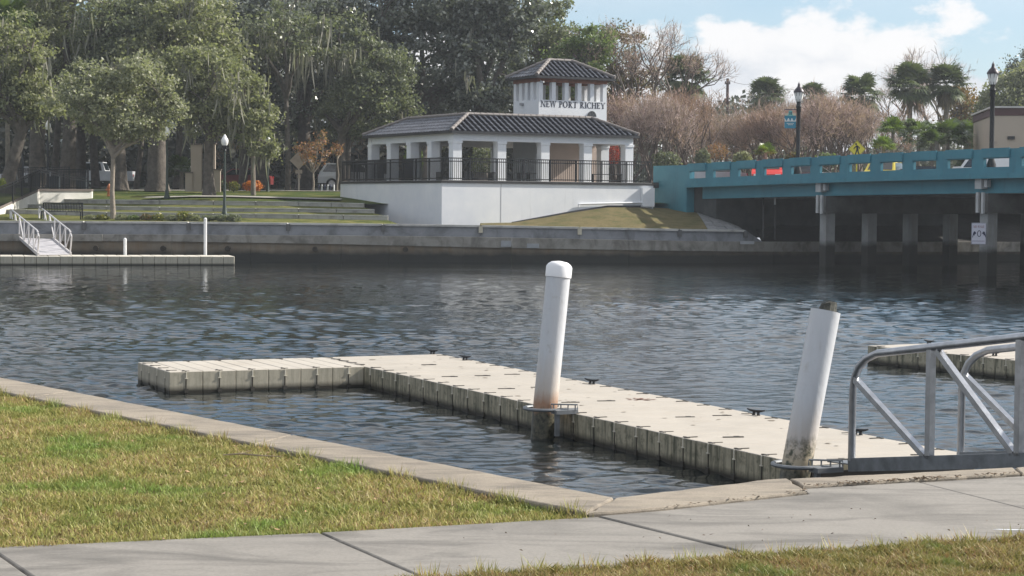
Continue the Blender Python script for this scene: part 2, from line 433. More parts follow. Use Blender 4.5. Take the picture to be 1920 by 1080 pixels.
# ------------------------------------------------------------ near bank
soil = mat('bank_soil', (.05, .04, .028), .95, 0, .3, 8, bmp=.02)
capw = [Vector(q) for q in ((-10.2, 25.0, 0), (-4.51, 17.356, 0), (.555, 10.554, 0), (1.349, 11.203, 0), (1.486, 11.319, 0), (3.137, 11.995, 0), (14, 16.5, 0))]
capi = [Vector(q) for q in ((-10.0, 23.8, 0), (-4.189, 16.12, 0), (.392, 10.039, 0))]
g1 = G(1240, 958, 1.35); g2 = G(1513, 927, 1.35); g3 = G(1502, 917, 1.35); g4 = G(1913, 892, 1.35)
near_root = empty('near_seawall', (.555, 10.554, 0), 0, 'weathered shelly concrete seawall cap turning a corner at the near lawn', 'seawall')
def wobble_slab(poly, z0, z1, name, m, parent, seg=.12, amp=.006, seed=0, world=True, **k):
    """slab whose rim is slightly ragged: edge points every seg metres"""
    r = random.Random(seed); pts = []
    n = len(poly)
    for i in range(n):
        a, b2 = Vector(poly[i][:2] + (0,)) if isinstance(poly[i], tuple) else Vector((poly[i].x, poly[i].y, 0)), None
        b2 = poly[(i + 1) % n]; b2 = Vector((b2[0], b2[1], 0))
        L = (b2 - a).length; c = max(1, int(L / seg)); d = (b2 - a).normalized(); nn = Vector((-d.y, d.x, 0))
        for j in range(c):
            q = a + (b2 - a) * j / c
            if j: q = q + nn * r.uniform(-amp, amp)
            pts.append((q.x, q.y))
    cx = sum(p[0] for p in pts) / len(pts); cy = sum(p[1] for p in pts) / len(pts)
    mb = MB(); n = len(pts); bev = .012
    rings = []
    for zz, ins in ((z0, 0), (z1 - bev, 0), (z1 - bev * .3, bev * .4), (z1, bev)):
        for i, p in enumerate(pts):
            a = Vector(pts[i - 1]); c2 = Vector(pts[(i + 1) % n]); d = (c2 - a).normalized()
            nn = Vector((-d.y, d.x)) * ins
            rings.append((p[0] + nn.x, p[1] + nn.y, zz))
    fs = [(k2 * n + i, k2 * n + (i + 1) % n, (k2 + 1) * n + (i + 1) % n, (k2 + 1) * n + i) for k2 in range(3) for i in range(n)]
    fs.append(tuple(range(3 * n, 4 * n)))
    mb.add(rings, fs)
    return mb.build(name, m, parent, world=world, **k)
def lerp(a, b, t): return a + (b - a) * t
# cap sections (counter-clockwise outlines)
cap_l = (capw[1] - capw[2]); L_in = (capi[1] - capi[2])
cuts = [(0.0, 0.0), (.42, .42), (.86, .86)]
full = [0.01, 3.4, 7.0, 10.6, 14.2, 17.8]
dW = (capw[1] - capw[2]).normalized(); dI = (capi[1] - capi[2]).normalized()
for i in range(len(full) - 1):
    a, b2 = full[i] + .008, full[i + 1] - .008
    if i == 0: a = 0.0
    w0, w1 = capw[2] + dW * a, capw[2] + dW * b2
    i0, i1 = capi[2] + dI * a, capi[2] + dI * b2
    wobble_slab([tuple(q)[:2] for q in (i0, w0, w1, i1)], 1.08, 1.372, 'cap_section', cap_mat, near_root, seed=i)
wobble_slab([(capi[2].x + .012, capi[2].y), (g1.x, g1.y), (g2.x, g2.y), (1.60, 11.37), (1.486, 11.325), (1.349, 11.203), (.563, 10.556)], 1.08, 1.37, 'cap_section', cap_mat, near_root, .09, .01, 31)
rdir = (capw[6] - capw[5]).normalized()
g5 = g3 + (g4 - g3) * 1.0
wobble_slab([(g3.x + .01, g3.y), (g4.x, g4.y), (g4.x + .02, 11.95), (1.615, 11.365)], 1.08, 1.368, 'cap_section', cap_mat, near_root, .09, .012, 33)
ext = (g4 - g3).normalized()
wobble_slab([(g4.x + .012, g4.y), (g4.x + ext.x * 6, g4.y + ext.y * 6 + .4), (g4.x + ext.x * 6, g4.y + ext.y * 6 + .9), (g4.x + .035, 11.96)], 1.08, 1.366, 'cap_section', cap_mat, near_root, .12, .012, 35)
# wall body under the cap
wb = MB()
wl = [capw[0], capw[2], Vector((1.45, 11.22, 0)), Vector((3.137, 11.93, 0)), Vector((14, 16.15, 0))]
inn = [capw[0] + Vector((-.6, -.9, 0)), Vector((.40, 10.1, 0)), Vector((1.5, 10.95, 0)), Vector((3.3, 11.5, 0)), Vector((14.2, 15.9, 0))]
for i in range(4):
    off = Vector((-.03, -.05, 0))
    a, b2, c, d = wl[i] + off, wl[i + 1] + off, inn[i + 1], inn[i]
    wb.prism([(a.x, a.y), (d.x, d.y), (c.x, c.y), (b2.x, b2.y)], -2.5, 1.085)
wb.build('wall_face', wall_mat('near_wall_face', (.20, .18, .15), .5), near_root, world=True)
# ground under everything on this side
gm = MB(); gm.prism([(-40, -30), (60, -30), (60, 34), (14, 15.9), (3.3, 11.5), (1.5, 10.95), (.40, 10.1), (-10.8, 24.1), (-40, 63)], 1.0, 1.31)
gm.build('near_ground', soil, kind='structure')

# sidewalk slabs
def bot(x): return 8.459 + .405 * (x + .127)
J = []
top_pts = [G(-22, 1026, 1.35), G(600, 998, 1.35), G(1128, 968, 1.35)]
J.append((Vector((-3.95, 8.47, 0)), Vector((-3.25, 7.19, 0))))
J.append((top_pts[0], Vector((-1.757, bot(-1.757), 0))))
J.append((top_pts[1], Vector((-.37, bot(-.37), 0))))
J.append((Vector((.45, 10.03, 0)), Vector((1.12, bot(1.12), 0))))
q3 = G(1728, 909, 1.35); J.append((q3, Vector((q3.x + .62, bot(q3.x + .62), 0))))
J.append((Vector((g4.x + .9, g4.y + .36, 0)), Vector((g4.x + 1.55, bot(g4.x + 1.55), 0))))
J.append((Vector((6.2, 13.4, 0)), Vector((6.9, bot(6.9), 0))))
sw = empty('sidewalk', (0, 9.2, 1.31), 0, kind='structure')
for i in range(len(J) - 1):
    (ta, ba), (tb, bb) = J[i], J[i + 1]
    mid = []
    if i == 3: mid = [g2 + Vector((.005, -.012, 0)), g1 + Vector((0, -.012, 0))]; tb2 = g3 + (g4 - g3) * ((q3.x - g3.x) / (g4.x - g3.x)) + Vector((0, -.014, 0))
    d = Vector((.0035, .002, 0))
    poly = [ba + d, bb - d, (tb - d if i != 3 else tb2 - d)] + ([g3 + Vector((.0, -.012, 0))] if i == 3 else []) + mid + [ta + d]
    if i == 4: poly = [ba + d, bb - d, tb - d, g4 + Vector((0, -.015, 0)), tb2 + d]
    wobble_slab([(q.x, q.y) for q in poly], 1.22, 1.350 + (.004 if i == 3 else 0), 'slab', walk_mat, sw, .3, .002, 50 + i)

# lawn sheets
def grass_ground(name):
    m, t, b = newmat(name); g = geo(t); p = g.outputs['Position']
    a = noise(t, p, 1.3, 4, .6); f = noise(t, p, 60, 4, .8)
    col = mix(t, mrange(t, a, .42, .62), (.16, .125, .05), (.07, .09, .02))
    col = mix(t, mrange(t, f, .35, .65, 0, .7), col, (.035, .03, .012))
    t.links.new(col, b.inputs['Base Color']); b.inputs['Roughness'].default_value = .95; b.inputs['Specular IOR Level'].default_value = .1
    bump(t, b, f, .02); return m
gg = grass_ground('turf_base')
lawn_poly = [(.40, 10.02), (-4.2, 16.1), (-10.0, 23.75), (-16, 26), (-16, 3.8), (-3.95, 8.46), (-2.37, 8.96), (-.93, 9.46)]
MB().prism(lawn_poly, 1.25, 1.332).build('near_lawn', gg, kind='structure')
front_poly = [(-3.3, 7.15), (-8, 5.2), (-8, -4), (12, -4), (12, bot(12)), (6.9, bot(6.9))]
MB().prism(front_poly, 1.2, 1.328).build('front_lawn', gg, kind='structure')
def grass_blade_mat(name, dry, mid, green, gscale=1.3, thr=(.53, .64)):
    m, t, b = newmat(name); g = geo(t); p = g.outputs['Position']
    r = g.outputs['Random Per Island']
    col = ramp(t, r, [(0, tuple(q * 1.15 for q in dry)), (.25, tuple(q * .55 for q in dry)), (.45, (dry[0] * .8, dry[1] * .62, dry[2] * .6)), (.6, mid), (.8, tuple(q * 1.1 for q in mid)), (1, tuple(q * .45 for q in mid))])
    grn = ramp(t, r, [(0, green), (1, tuple(q * 1.8 for q in green))])
    ya = ramp(t, r, [(0, tuple(q * 1.1 for q in mid)), (1, (.10, .13, .03))])
    col = mix(t, mrange(t, noise(t, mapped(t, p, (1, 1, 1), (5, 2, 0)), gscale * 1.6, 4, .65), .46, .60, 0, .8), col, ya)
    col = mix(t, mrange(t, noise(t, mapped(t, p, (1, .8, 0)), gscale, 3, .6), thr[0], thr[1], 0, .9), col, grn)
    t.links.new(col, b.inputs['Base Color']); b.inputs['Roughness'].default_value = .55; b.inputs['Specular IOR Level'].default_value = .3
    tr = nnode(t, 'ShaderNodeBsdfTranslucent'); t.links.new(col, tr.inputs[0])
    ms = nnode(t, 'ShaderNodeMixShader'); ms.inputs[0].default_value = .35
    t.links.new(b.outputs[0], ms.inputs[1]); t.links.new(tr.outputs[0], ms.inputs[2]); t.links.new(ms.outputs[0], t.nodes['Material Output'].inputs[0])
    return m
def inside(poly, x, y):
    r = np.zeros(len(x), bool); n = len(poly)
    for i in range(n):
        (x0, y0), (x1, y1) = poly[i], poly[(i + 1) % n]
        c = ((y0 > y) != (y1 > y)) & (x < (x1 - x0) * (y - y0) / (y1 - y0 + 1e-12) + x0)
        r ^= c
    return r
def grass(name, poly, N, z, hgt, wid, m, box, label, fr=True):
    x = rng.uniform(box[0], box[1], N); y = rng.uniform(box[2], box[3], N)
    k = inside(poly, x, y)
    if fr: k &= (np.abs(x) < y * .2595 + .55)
    x, y = x[k], y[k]; n = len(x)
    a = rng.uniform(0, 2 * np.pi, n); h = hgt * rng.uniform(.45, 1.25, n); w = wid * rng.uniform(.6, 1.3, n)
    tuft = .55 + .75 * (np.sin(x * 9.1 + 3 * np.sin(y * 4.3)) * np.sin(y * 7.7 + 2 * np.sin(x * 5.1)) * .5 + .5); h *= tuft
    lean = rng.uniform(.25, 1.35, n) * h; la = rng.uniform(0, 2 * np.pi, n)
    bx, by = np.cos(a) * w / 2, np.sin(a) * w / 2; lx, ly = np.cos(la) * lean, np.sin(la) * lean
    z0 = np.full(n, z)
    v = np.stack([np.stack([x - bx, y - by, z0], 1), np.stack([x + bx, y + by, z0], 1),
                  np.stack([x + bx * .8 + lx * .4, y + by * .8 + ly * .4, z0 + h * .62], 1), np.stack([x - bx * .8 + lx * .4, y - by * .8 + ly * .4, z0 + h * .62], 1),
                  np.stack([x + lx, y + ly, z0 + h], 1)], 1).reshape(-1, 3)
    b0 = np.arange(n) * 5
    q = np.stack([b0, b0 + 1, b0 + 2, b0 + 3], 1); t3 = np.stack([b0 + 3, b0 + 2, b0 + 4], 1)
    f = np.concatenate([np.stack([q[:, 0], q[:, 1], q[:, 2]], 1), np.stack([q[:, 0], q[:, 2], q[:, 3]], 1), t3])
    me = np_mesh(name, v, f)
    return link_mesh(name, me, m, kind='stuff', label=label, cat='grass')
gbm = grass_blade_mat('grass_blades', (.53, .435, .215), (.39, .38, .11), (.14, .215, .045), thr=(.50, .68))
grass('lawn_grass', lawn_poly, 330000, 1.332, .034, .0065, gbm, (-5.4, .5, 8.4, 19), 'patchy straw and green winter grass on the near lawn')
gbm2 = grass_blade_mat('grass_blades_front', (.43, .33, .17), (.32, .285, .09), (.09, .16, .03), 2.2, (.56, .68))
grass('verge_grass', front_poly, 130000, 1.328, .045, .007, gbm2, (-.9, 3.0, 7.8, 9.8), 'brownish grass verge below the sidewalk at the bottom right')
# ragged tufts that lean over the cap and the path
def edge_tufts():
    segs = [((.40, 10.03), (-4.2, 16.1), 3200, .042), ((-4.2, 16.1), (-6.5, 19.1), 700, .042), ((-2.9, 8.79), (.40, 10.0), 1500, .035), ((-.4, bot(-.4)), (2.9, bot(2.9)), 1500, .04)]
    V = []; F = []
    for (x0, y0), (x1, y1), n, hh in segs:
        for i in range(n):
            t_ = rnd.random(); x = x0 + (x1 - x0) * t_ + rnd.gauss(0, .02); y = y0 + (y1 - y0) * t_ + rnd.gauss(0, .02)
            h = hh * rnd.uniform(.4, 1.4) * (1.2 + .6 * math.sin(t_ * 90)); a = rnd.uniform(0, 6.28); l = rnd.uniform(.2, .9) * h; w = .004
            b = len(V); cx, cy = math.cos(a + 1.57) * w, math.sin(a + 1.57) * w; lx, ly = math.cos(a) * l, math.sin(a) * l
            V += [(x - cx, y - cy, 1.33), (x + cx, y + cy, 1.33), (x + lx, y + ly, 1.33 + h)]; F.append((b, b + 1, b + 2))
    link_mesh('edge_grass', np_mesh('edge_grass', V, F), gbm, kind='stuff', label='longer grass tufts along the cap and path edges', cat='grass')
edge_tufts()
# dry leaves and crumbs along the crack between cap and path
def debris():
    V = []; F = []
    for i in range(260):
        t_ = rnd.random()
        if i < 190:
            q = lerp(g3, g4, rnd.choice([rnd.uniform(.15, .62), rnd.random()])); x, y = q.x + rnd.gauss(0, .01), q.y + rnd.gauss(0, .014) - .01
        elif i < 225: q = lerp(g1, g2, t_); x, y = q.x, q.y + rnd.gauss(0, .02)
        else: x, y = rnd.uniform(-.6, 2.6), 0; y = rnd.uniform(bot(x) + .05, bot(x) + 1.2)
        if not (y < 99): continue
        s_ = rnd.uniform(.006, .022) if i < 225 else rnd.uniform(.006, .014); a = rnd.uniform(0, 6.28); b = len(V); z = 1.352 + rnd.uniform(0, .012) + (.012 if i < 225 else 0)
        c, sn = math.cos(a) * s_, math.sin(a) * s_
        V += [(x - c, y - sn, z), (x + sn * .3, y - c * .3, z + .006), (x + c, y + sn, z + rnd.uniform(0, .008)), (x - sn * .3, y + c * .3, z + .002)]
        F.append((b, b + 1, b + 2, b + 3))
    link_mesh('dry_leaves', np_mesh('dry_leaves', V, F), mat('dry_leaf', (.10, .065, .035), .9, 0, .4, 30), kind='stuff', label='dry leaf crumbs gathered in the cracks of the path', cat='leaf litter')
debris()
st = MB(); a = G(418, 853, 1.37); b2 = G(527, 856, 1.37)
st.tube([a, lerp(a, b2, .3) + Vector((0, .01, .01)), lerp(a, b2, .62) + Vector((0, -.006, .004)), b2], [.004, .006, .005, .002], 5)
st.tube([lerp(a, b2, .3) + Vector((0, 0, .01)), lerp(a, b2, .5) + Vector((0, .05, .03))], [.003, .001], 4)
tag(st.build('stick', mat('stick_bark', (.33, .26, .18), .9)), 'thin pale dry stick lying across the near lawn', 'stick')
pm = MB(); c = G(1893, 993, 1.3555)
pm.add([(c.x - .085, c.y + .005, 1.3556), (c.x - .03, c.y - .012, 1.3556), (c.x + .12, c.y - .02, 1.3556), (c.x + .14, c.y + .0, 1.3556), (c.x + .02, c.y + .014, 1.3556), (c.x - .05, c.y + .016, 1.3556)], [tuple(range(6))])
tag(pm.build('paint_mark', white_paint), 'small white paint splash on the sidewalk near the verge', 'paint mark')

# ------------------------------------------------------------ floating docks
UD = Vector((.421, -.907, 0)).normalized()      # walkway direction, towards the camera
VD = Vector((-UD.y, UD.x, 0)) * -1              # finger direction, to the left
def dock_panel_mesh(L, Wd, h=.45, z1=.33, gap=.004, bev=.006):
    mb = MB(); mb.box((0, 0, z1 - h / 2), (L - gap, Wd, h), bev=bev)
    return mb.mesh('float_panel')
PIT = .2745
def make_dock(origin, rot, m_side):
    pass
dock = empty('floating_dock', (-2.337, 31.276, 0), math.atan2(UD.y, UD.x), 'L-shaped beige modular floating dock in front of the near lawn', 'floating dock')
# local frame: x along the walkway (towards camera), y to the right/far side  (local +y = far side)
NW, NF, WW, WF = 46, 12, 2.12, 1.92
FP = 3.16 / NF
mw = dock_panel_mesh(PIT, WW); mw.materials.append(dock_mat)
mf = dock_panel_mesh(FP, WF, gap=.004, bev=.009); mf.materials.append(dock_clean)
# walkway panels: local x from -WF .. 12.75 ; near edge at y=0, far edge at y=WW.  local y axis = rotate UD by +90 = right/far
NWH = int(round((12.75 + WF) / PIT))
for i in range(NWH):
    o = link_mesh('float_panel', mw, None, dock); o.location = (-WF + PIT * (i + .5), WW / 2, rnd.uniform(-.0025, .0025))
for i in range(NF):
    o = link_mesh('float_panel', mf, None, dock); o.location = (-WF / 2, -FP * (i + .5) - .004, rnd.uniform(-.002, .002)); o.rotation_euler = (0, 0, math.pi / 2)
core = MB(); core.box((-WF + 14.67 / 2, WW / 2, .06), (14.5, WW - .1, .40)); core.box((-WF / 2, -3.13 / 2, .06), (WF - .1, 3.0, .40)); core.build('float_core', rubber, dock)
# couplers: T shaped socket with a pale rim on the edge and a dark slot below it
def coupler_mesh(rot=0):
    mb = MB()
    # pale T lip, standing 4 mm proud of the side
    mb.box((0, -.004, .275), (.016, .012, .10)); mb.box((0, -.006, .222), (.05, .016, .012))
    return mb.mesh('coupler')
def slot_mesh():
    mb = MB(); mb.box((0, -.002, .13), (.010, .008, .17)); mb.box((0, -.008, .035), (.06, .02, .06)); return mb.mesh('coupler_slot')
def topslot_mesh():
    mb = MB(); mb.box((0, .10, .334), (.022, .16, .008)); mb.box((0.0, .04, .3345), (.11, .03, .009)); return mb.mesh('deck_coupler')
pale_lip = mat('pale_lip', (.62, .58, .48), .6)
slate = mat('coupler_dark', (.045, .04, .032), .7)
c1, c2, c3 = coupler_mesh(), slot_mesh(), topslot_mesh()
c1.materials.append(pale_lip); c2.materials.append(slate); c3.materials.append(slate)
def put_coupler(par, x, y, rz):
    o = link_mesh('coupler', c1, None, par); o.location = (x, y, 0); o.rotation_euler = (0, 0, rz)
    o2 = link_mesh('coupler_slot', c2, None, par); o2.location = (x, y, 0); o2.rotation_euler = (0, 0, rz)
    o3 = link_mesh('deck_coupler', c3, None, par); o3.location = (x, y, 0); o3.rotation_euler = (0, 0, rz)
for i in range(23):
    x = PIT + 2 * PIT * i
    if x < 12.6: put_coupler(dock, x, 0, 0)
for i in range(26):
    x = -WF + PIT + 2 * PIT * i
    if x < 12.7: put_coupler(dock, x, WW, math.pi)
for i in range(6):
    put_coupler(dock, 0, -FP * (2 * i + 1), math.pi / 2)
    put_coupler(dock, -WF, -FP * (2 * i + 1), -math.pi / 2)
for i in range(4): put_coupler(dock, -WF + .24 + .48 * i, -3.16, 0)
# bow-tie couplers between modules across the walkway
bt = MB(); bt.box((0, 0, .3345), (.24, .035, .010)); bt.box((.05, .02, .3348), (.06, .075, .010)); btm = bt.mesh('deck_coupler'); btm.materials.append(slate)
for k in range(7):
    x = .1 + 2.05 * k
    for j in (.55, 1.08, 1.60):
        if rnd.random() < .85:
            o = link_mesh('deck_coupler', btm, None, dock); o.location = (x + rnd.uniform(-.05, .05), j, 0); o.rotation_euler = (0, 0, math.pi / 2 - .25)
for j in range(5):
    o = link_mesh('deck_coupler', btm, None, dock); o.location = (-.35 - .38 * j, .05, 0); o.rotation_euler = (0, 0, .2)
def cleat_mesh():
    mb = MB()
    for sx in (-.035, .035): mb.lathe([(.028, .33), (.02, .345), (.016, .375)], (sx, 0, 0), 8)
    mb.tube([(-.14, 0, .405), (-.09, 0, .392), (-.03, 0, .385), (.03, 0, .385), (.09, 0, .392), (.14, 0, .405)], [.008, .014, .018, .018, .014, .008], 8)
    return mb.mesh('cleat', True)
cm = cleat_mesh(); cm.materials.append(black_metal)
for px_, py_ in ((757, 664), (878, 674), (1117, 719), (1432, 777), (1627, 813)):
    q = G(px_, py_, .34); d = (Vector((q.x, q.y, 0)) - Vector((-2.337, 31.276, 0)))
    o = link_mesh('cleat', cm, None, dock); o.location = (d.dot(UD), WW - .10, 0); o.rotation_euler = (0, 0, .35)
stn = MB(); q = G(1205, 749, .3365); d = Vector((q.x + 2.337, q.y - 31.276, 0)); lx, ly = d.dot(UD), d.dot(Vector((-UD.y, UD.x, 0)))
for i in range(26):
    a = rnd.gauss(0, .10); b = rnd.gauss(0, .05); s_ = rnd.uniform(.012, .03)
    an = rnd.uniform(0, 6); stn.add([(lx + a + s_ * math.cos(an + k * 1.2566) * rnd.uniform(.6, 1.4), ly + b * 2.2 + s_ * math.sin(an + k * 1.2566) * 1.6, .3362) for k in range(5)], [(0, 1, 2, 3, 4)])
stn.build('rust_stain', mat('rust_stain', (.16, .06, .035), .8), dock)
# hoops that hold the dock to its piles
def hoop(x, y, z, r=.215):
    g_ = MB(); pts = []
    pts.append((x + r * 1.25, y + .34, z)); pts.append((x + r * 1.25, y + .06, z))
    for k in range(9):
        a = -k * math.pi / 8
        pts.append((x + r * 1.2 * math.cos(a) , y - .02 + r * math.sin(a) * 1.0, z))
    pts.append((x - r * 1.25, y + .06, z)); pts.append((x - r * 1.25, y + .34, z))
    g_.tube(pts, .021, 8); h = g_.build('pile_hoop', mat('galvanised', (.20, .21, .22), .5, .4, .15, 8), dock, smooth=True)
    b_ = MB()
    b_.box((x + r * 1.3, y + .16, z - .02), (.16, .30, .05)); b_.box((x + r * 1.35, y + .05, z - .17), (.05, .05, .3))
    b_.tube([(x + r * 1.25 - .09, y + .02, z + .01), (x + r * 1.25 - .09, y + .02, z + .07), (x + r * 1.25 + .09, y + .30, z + .07), (x + r * 1.25 + .09, y + .30, z + .01)], .01, 6)
    for k in range(4): b_.box((x + r * 1.25 - .075 + .05 * k, y + .05 + k * .075, z + .035), (.012, .012, .06))
    b_.build('bracket', mat('galvanised', (.3, .3, .3)), h)
hoop(7.1, -.27, .37); hoop(12.76, -.19, .36)

def pile(base, topp, ztop, zbot, r, name_label, capped):
    """plastic sleeved pile from under the water to ztop, leaning"""
    o = empty('mooring_pile', (base[0], base[1], 0), 0, name_label, 'mooring pile')
    m, t, b = newmat('pile_sleeve'); g = geo(t); p = g.outputs['Position']
    s_ = nnode(t, 'ShaderNodeSeparateXYZ'); t.links.new(p, s_.inputs[0])
    n = noise(t, mapped(t, p, (9, 9, 1.2)), 1.5, 5, .7); n2 = noise(t, p, 14, 4, .7)
    zz = nnode(t, 'ShaderNodeMath', operation='MULTIPLY_ADD'); t.links.new(n, zz.inputs[0]); zz.inputs[1].default_value = -.28; t.links.new(s_.outputs[2], zz.inputs[2])
    col = ramp(t, n, [(.30, (.56, .575, .60)), (.62, (.52, .53, .55)), (.8, (.40, .39, .38))])
    col = mix(t, mrange(t, noise(t, p, 3.5, 5, .75), .60, .70, 0, .35), col, (.30, .27, .22))
    col = mix(t, mrange(t, zz.outputs[0], .95 if capped else .9, .42, 0, .55), col, (.48, .36, .24))
    col = mix(t, mrange(t, zz.outputs[0], .48, .30, 0, .8 if capped else .5), col, (.28, .12, .045) if capped else (.33, .25, .10))
    if not capped:
        patch = nnode(t, 'ShaderNodeMath', operation='MULTIPLY'); t.links.new(mrange(t, zz.outputs[0], .52, .40, 0, 1), patch.inputs[0]); t.links.new(mrange(t, noise(t, p, 7, 4, .7), .44, .56), patch.inputs[1])
        col = mix(t, patch.outputs[0], col, mix(t, n2, (.015, .02, .01), (.06, .065, .03)))
    col = mix(t, mrange(t, zz.outputs[0], .26, .16, 0, 1), col, mix(t, mrange(t, n2, .4, .6), (.02, .022, .015), (.12, .11, .075)))
    t.links.new(col, b.inputs['Base Color']); b.inputs['Roughness'].default_value = .42; b.inputs['Coat Weight'].default_value = .12
    bump(t, b, n2, .004)
    ax = Vector(topp) - Vector(base); 
    def at(z): return Vector(base) + ax * (z / ax.z)
    mb = MB(); zs = [zbot, .0, .12, .25, .5, 1.0, 1.5, ztop]
    mb.tube([at(z) - Vector((base[0], base[1], 0)) for z in zs], [r * .94, r * .94, r * .97, r, r, r, r, r], 32)
    mb.build('sleeve', m, o, smooth=True)
    if capped:
        c = MB(); k = [(0, 0), (.001, .0), (.001, .13), (-.02, .165), (-.065, .192), (-.13, .205)]
        c.tube([at(ztop - .13 + zz_) - Vector((base[0], base[1], 0)) for _, zz_ in k[1:]], [r + .012, r + .012, r * .93, r * .66, r * .1], 32)
        c.build('cap', mat('cap_plastic', (.78, .78, .79), .35, 0, .02), o, smooth=True)
    else:
        w = MB(); n = 9; ring = [(math.cos(i * 6.283 / n) * r * .72 * rnd.uniform(.8, 1.05), math.sin(i * 6.283 / n) * r * .72 * rnd.uniform(.8, 1.05)) for i in range(n)]
        c0 = at(ztop - .06) - Vector((base[0], base[1], 0))
        lo = [(c0.x + q[0], c0.y + q[1], c0.z - .1) for q in ring]
        hi = [(c0.x + q[0] * .85 + .03, c0.y + q[1] * .9, c0.z + .155 + min(.0, (q[0] + .04) * 1.1) + rnd.uniform(-.012, .012)) for q in ring]
        w.add(lo + hi + [(c0.x + .04, c0.y, c0.z + .155)], [(i, (i + 1) % n, n + (i + 1) % n, n + i) for i in range(n)] + [(n + i, n + (i + 1) % n, 2 * n) for i in range(n)])
        w.build('timber_core', mat('weathered_timber', (.06, .06, .05), .95, 0, .5, 22, bmp=.02, bscale=40), o)
    return o
b1 = Vector((.395, 24.72, 0)); t1 = P(1049, 496, 24.85)
pile(b1, t1, t1.z - .03, -1.5, .153, 'leaning white mooring pile with a rounded white cap and rusty foot', True)
b2_ = Vector((2.80, 19.62, 0)); t2 = P(1548, 583, 19.8)
pile(b2_, t2, t2.z, -1.5, .150, 'leaning white mooring pile with broken dark timber top and mossy foot', False)

# second dock at the right edge
C2 = G(1627, 648, .33)
e2 = (G(1918, 677, .33) - C2); e2.z = 0; e2.normalize()
d2 = empty('floating_dock', (C2.x, C2.y, 0), math.atan2(e2.y, e2.x), 'second beige floating dock partly hidden behind the aluminium gangway rails', 'floating dock')
m2 = dock_panel_mesh(.2745, 3.6); m2.materials.append(dock_mat)
for i in range(40):
    o = link_mesh('float_panel', m2, None, d2); o.location = (.2745 * (i + .5), 1.8, rnd.uniform(-.002, .002))
for i in range(20): put_coupler(d2, .2745 * (2 * i + 1), 0, 0)
for i in range(4):
    q = [G(1664, 637, .34), G(1865, 666, .34), G(1860, 632, .34), G(1800, 640, .34)][i]; d = Vector((q.x - C2.x, q.y - C2.y, 0))
    o = link_mesh('cleat', cm, None, d2); o.location = (max(.2, d.dot(e2)), min(3.4, max(.1, d.dot(Vector((-e2.y, e2.x, 0))))), 0)

# ------------------------------------------------------------ near gangway
SG = Vector((3.34, 19.3, .345))
gw = empty('gangway', SG, math.atan2(UD.y, UD.x), 'aluminium gangway with curved handrails at the right of the near dock', 'gangway')
SL, BAY, NB, RH, GWID = .14, 1.26, 6, 1.13, 1.32
def gp(t, y, h): return Vector((t, y, SL * t + h))
for side in (0, GWID):
    mb = MB(); ins = 0
    mb.bar(gp(0, side, .06), gp(NB * BAY, side, .06), .06, .13); mb.build('bottom_chord', alu_dull, gw)
    pts = [gp(0.02, side, .1), gp(.02, side, .80), gp(.05, side, .92), gp(.12, side, 1.02), gp(.24, side, 1.09), gp(.42, side, RH), gp(NB * BAY, side, RH)]
    mb = MB(); mb.tube(pts, .038, 10); mb.build('handrail', alu, gw, smooth=True)
    for k in range(1, NB + 1):
        mb = MB(); mb.bar(gp(k * BAY, side, .10), gp(k * BAY, side, RH - .02), .072, .06); mb.build('post', alu, gw)
    for k in range(NB):
        t0 = k * BAY + (.10 if k else .06); mb = MB(); mb.bar(gp(t0, side, (RH - .04) if k else .90), gp((k + 1) * BAY - .06, side, .12), .06, .055); mb.build('brace', alu, gw)
for k in range(20):
    mb = MB(); mb.box(tuple(gp(.19 + .372 * k, GWID / 2, .03)), (.360, GWID - .08, .03), ry=-math.atan(SL)); mb.build('deck_plate', alu_dull, gw)
mb = MB(); mb.bar((-.55, GWID / 2, .02), (.05, GWID / 2, .05), GWID - .2, .012); mb.build('transition_plate', alu_dull, gw)

# ------------------------------------------------------------ far seawall
# columns of the photograph: px, depth, upper top y, upper bottom y, ledge bottom y
FW = [(-420, 89.5, 411.5, 437, 450), (0, 92.5, 414, 439, 452), (300, 94, 415.5, 440, 452.5), (640, 95.6, 419, 442, 458), (850, 96.6, 421.5, 444, 463), (1000, 97.4, 424, 446.5, 466),
      (1240, 98.6, 429, 451.5, 470), (1395, 99.6, 431.5, 453.5, 472), (1600, 103.6, 433, 453.5, 472), (1920, 107.5, 433, 454, 472), (2500, 112, 433, 455, 472)]
fwp = [(xat(p[0], p[1]), p[1], zat(p[0], p[2], p[1]), zat(p[0], p[3], p[1]), zat(p[0], p[4], p[1])) for p in FW]
def fw_interp(px):
    for i in range(len(FW) - 1):
        if FW[i][0] <= px <= FW[i + 1][0]:
            t_ = (px - FW[i][0]) / (FW[i + 1][0] - FW[i][0]); return tuple(fwp[i][k] * (1 - t_) + fwp[i + 1][k] * t_ for k in range(5))
seawall = empty('far_seawall', (fwp[4][0], fwp[4][1], 0), 0, 'long two-tier grey concrete seawall with dark tidal stain across the river', 'seawall')
joints = [-420, -60, 152, 350, 537, 717, 901, 1087, 1276, 1400]
def ribbon(pxs, f, name, m, parent, **k):
    mb = MB()
    prof = [f(px) for px in pxs]; n = len(prof[0])
    vs = [q for pr_ in prof for q in pr_]
    fs = [(i * n + j, (i + 1) * n + j, (i + 1) * n + (j + 1) % n, i * n + (j + 1) % n) for i in range(len(pxs) - 1) for j in range(n)]
    fs += [tuple(range(n)), tuple(range((len(pxs) - 1) * n + n - 1, (len(pxs) - 1) * n - 1, -1))]
    mb.add(vs, fs); return mb.build(name, m, parent, world=True, **k)
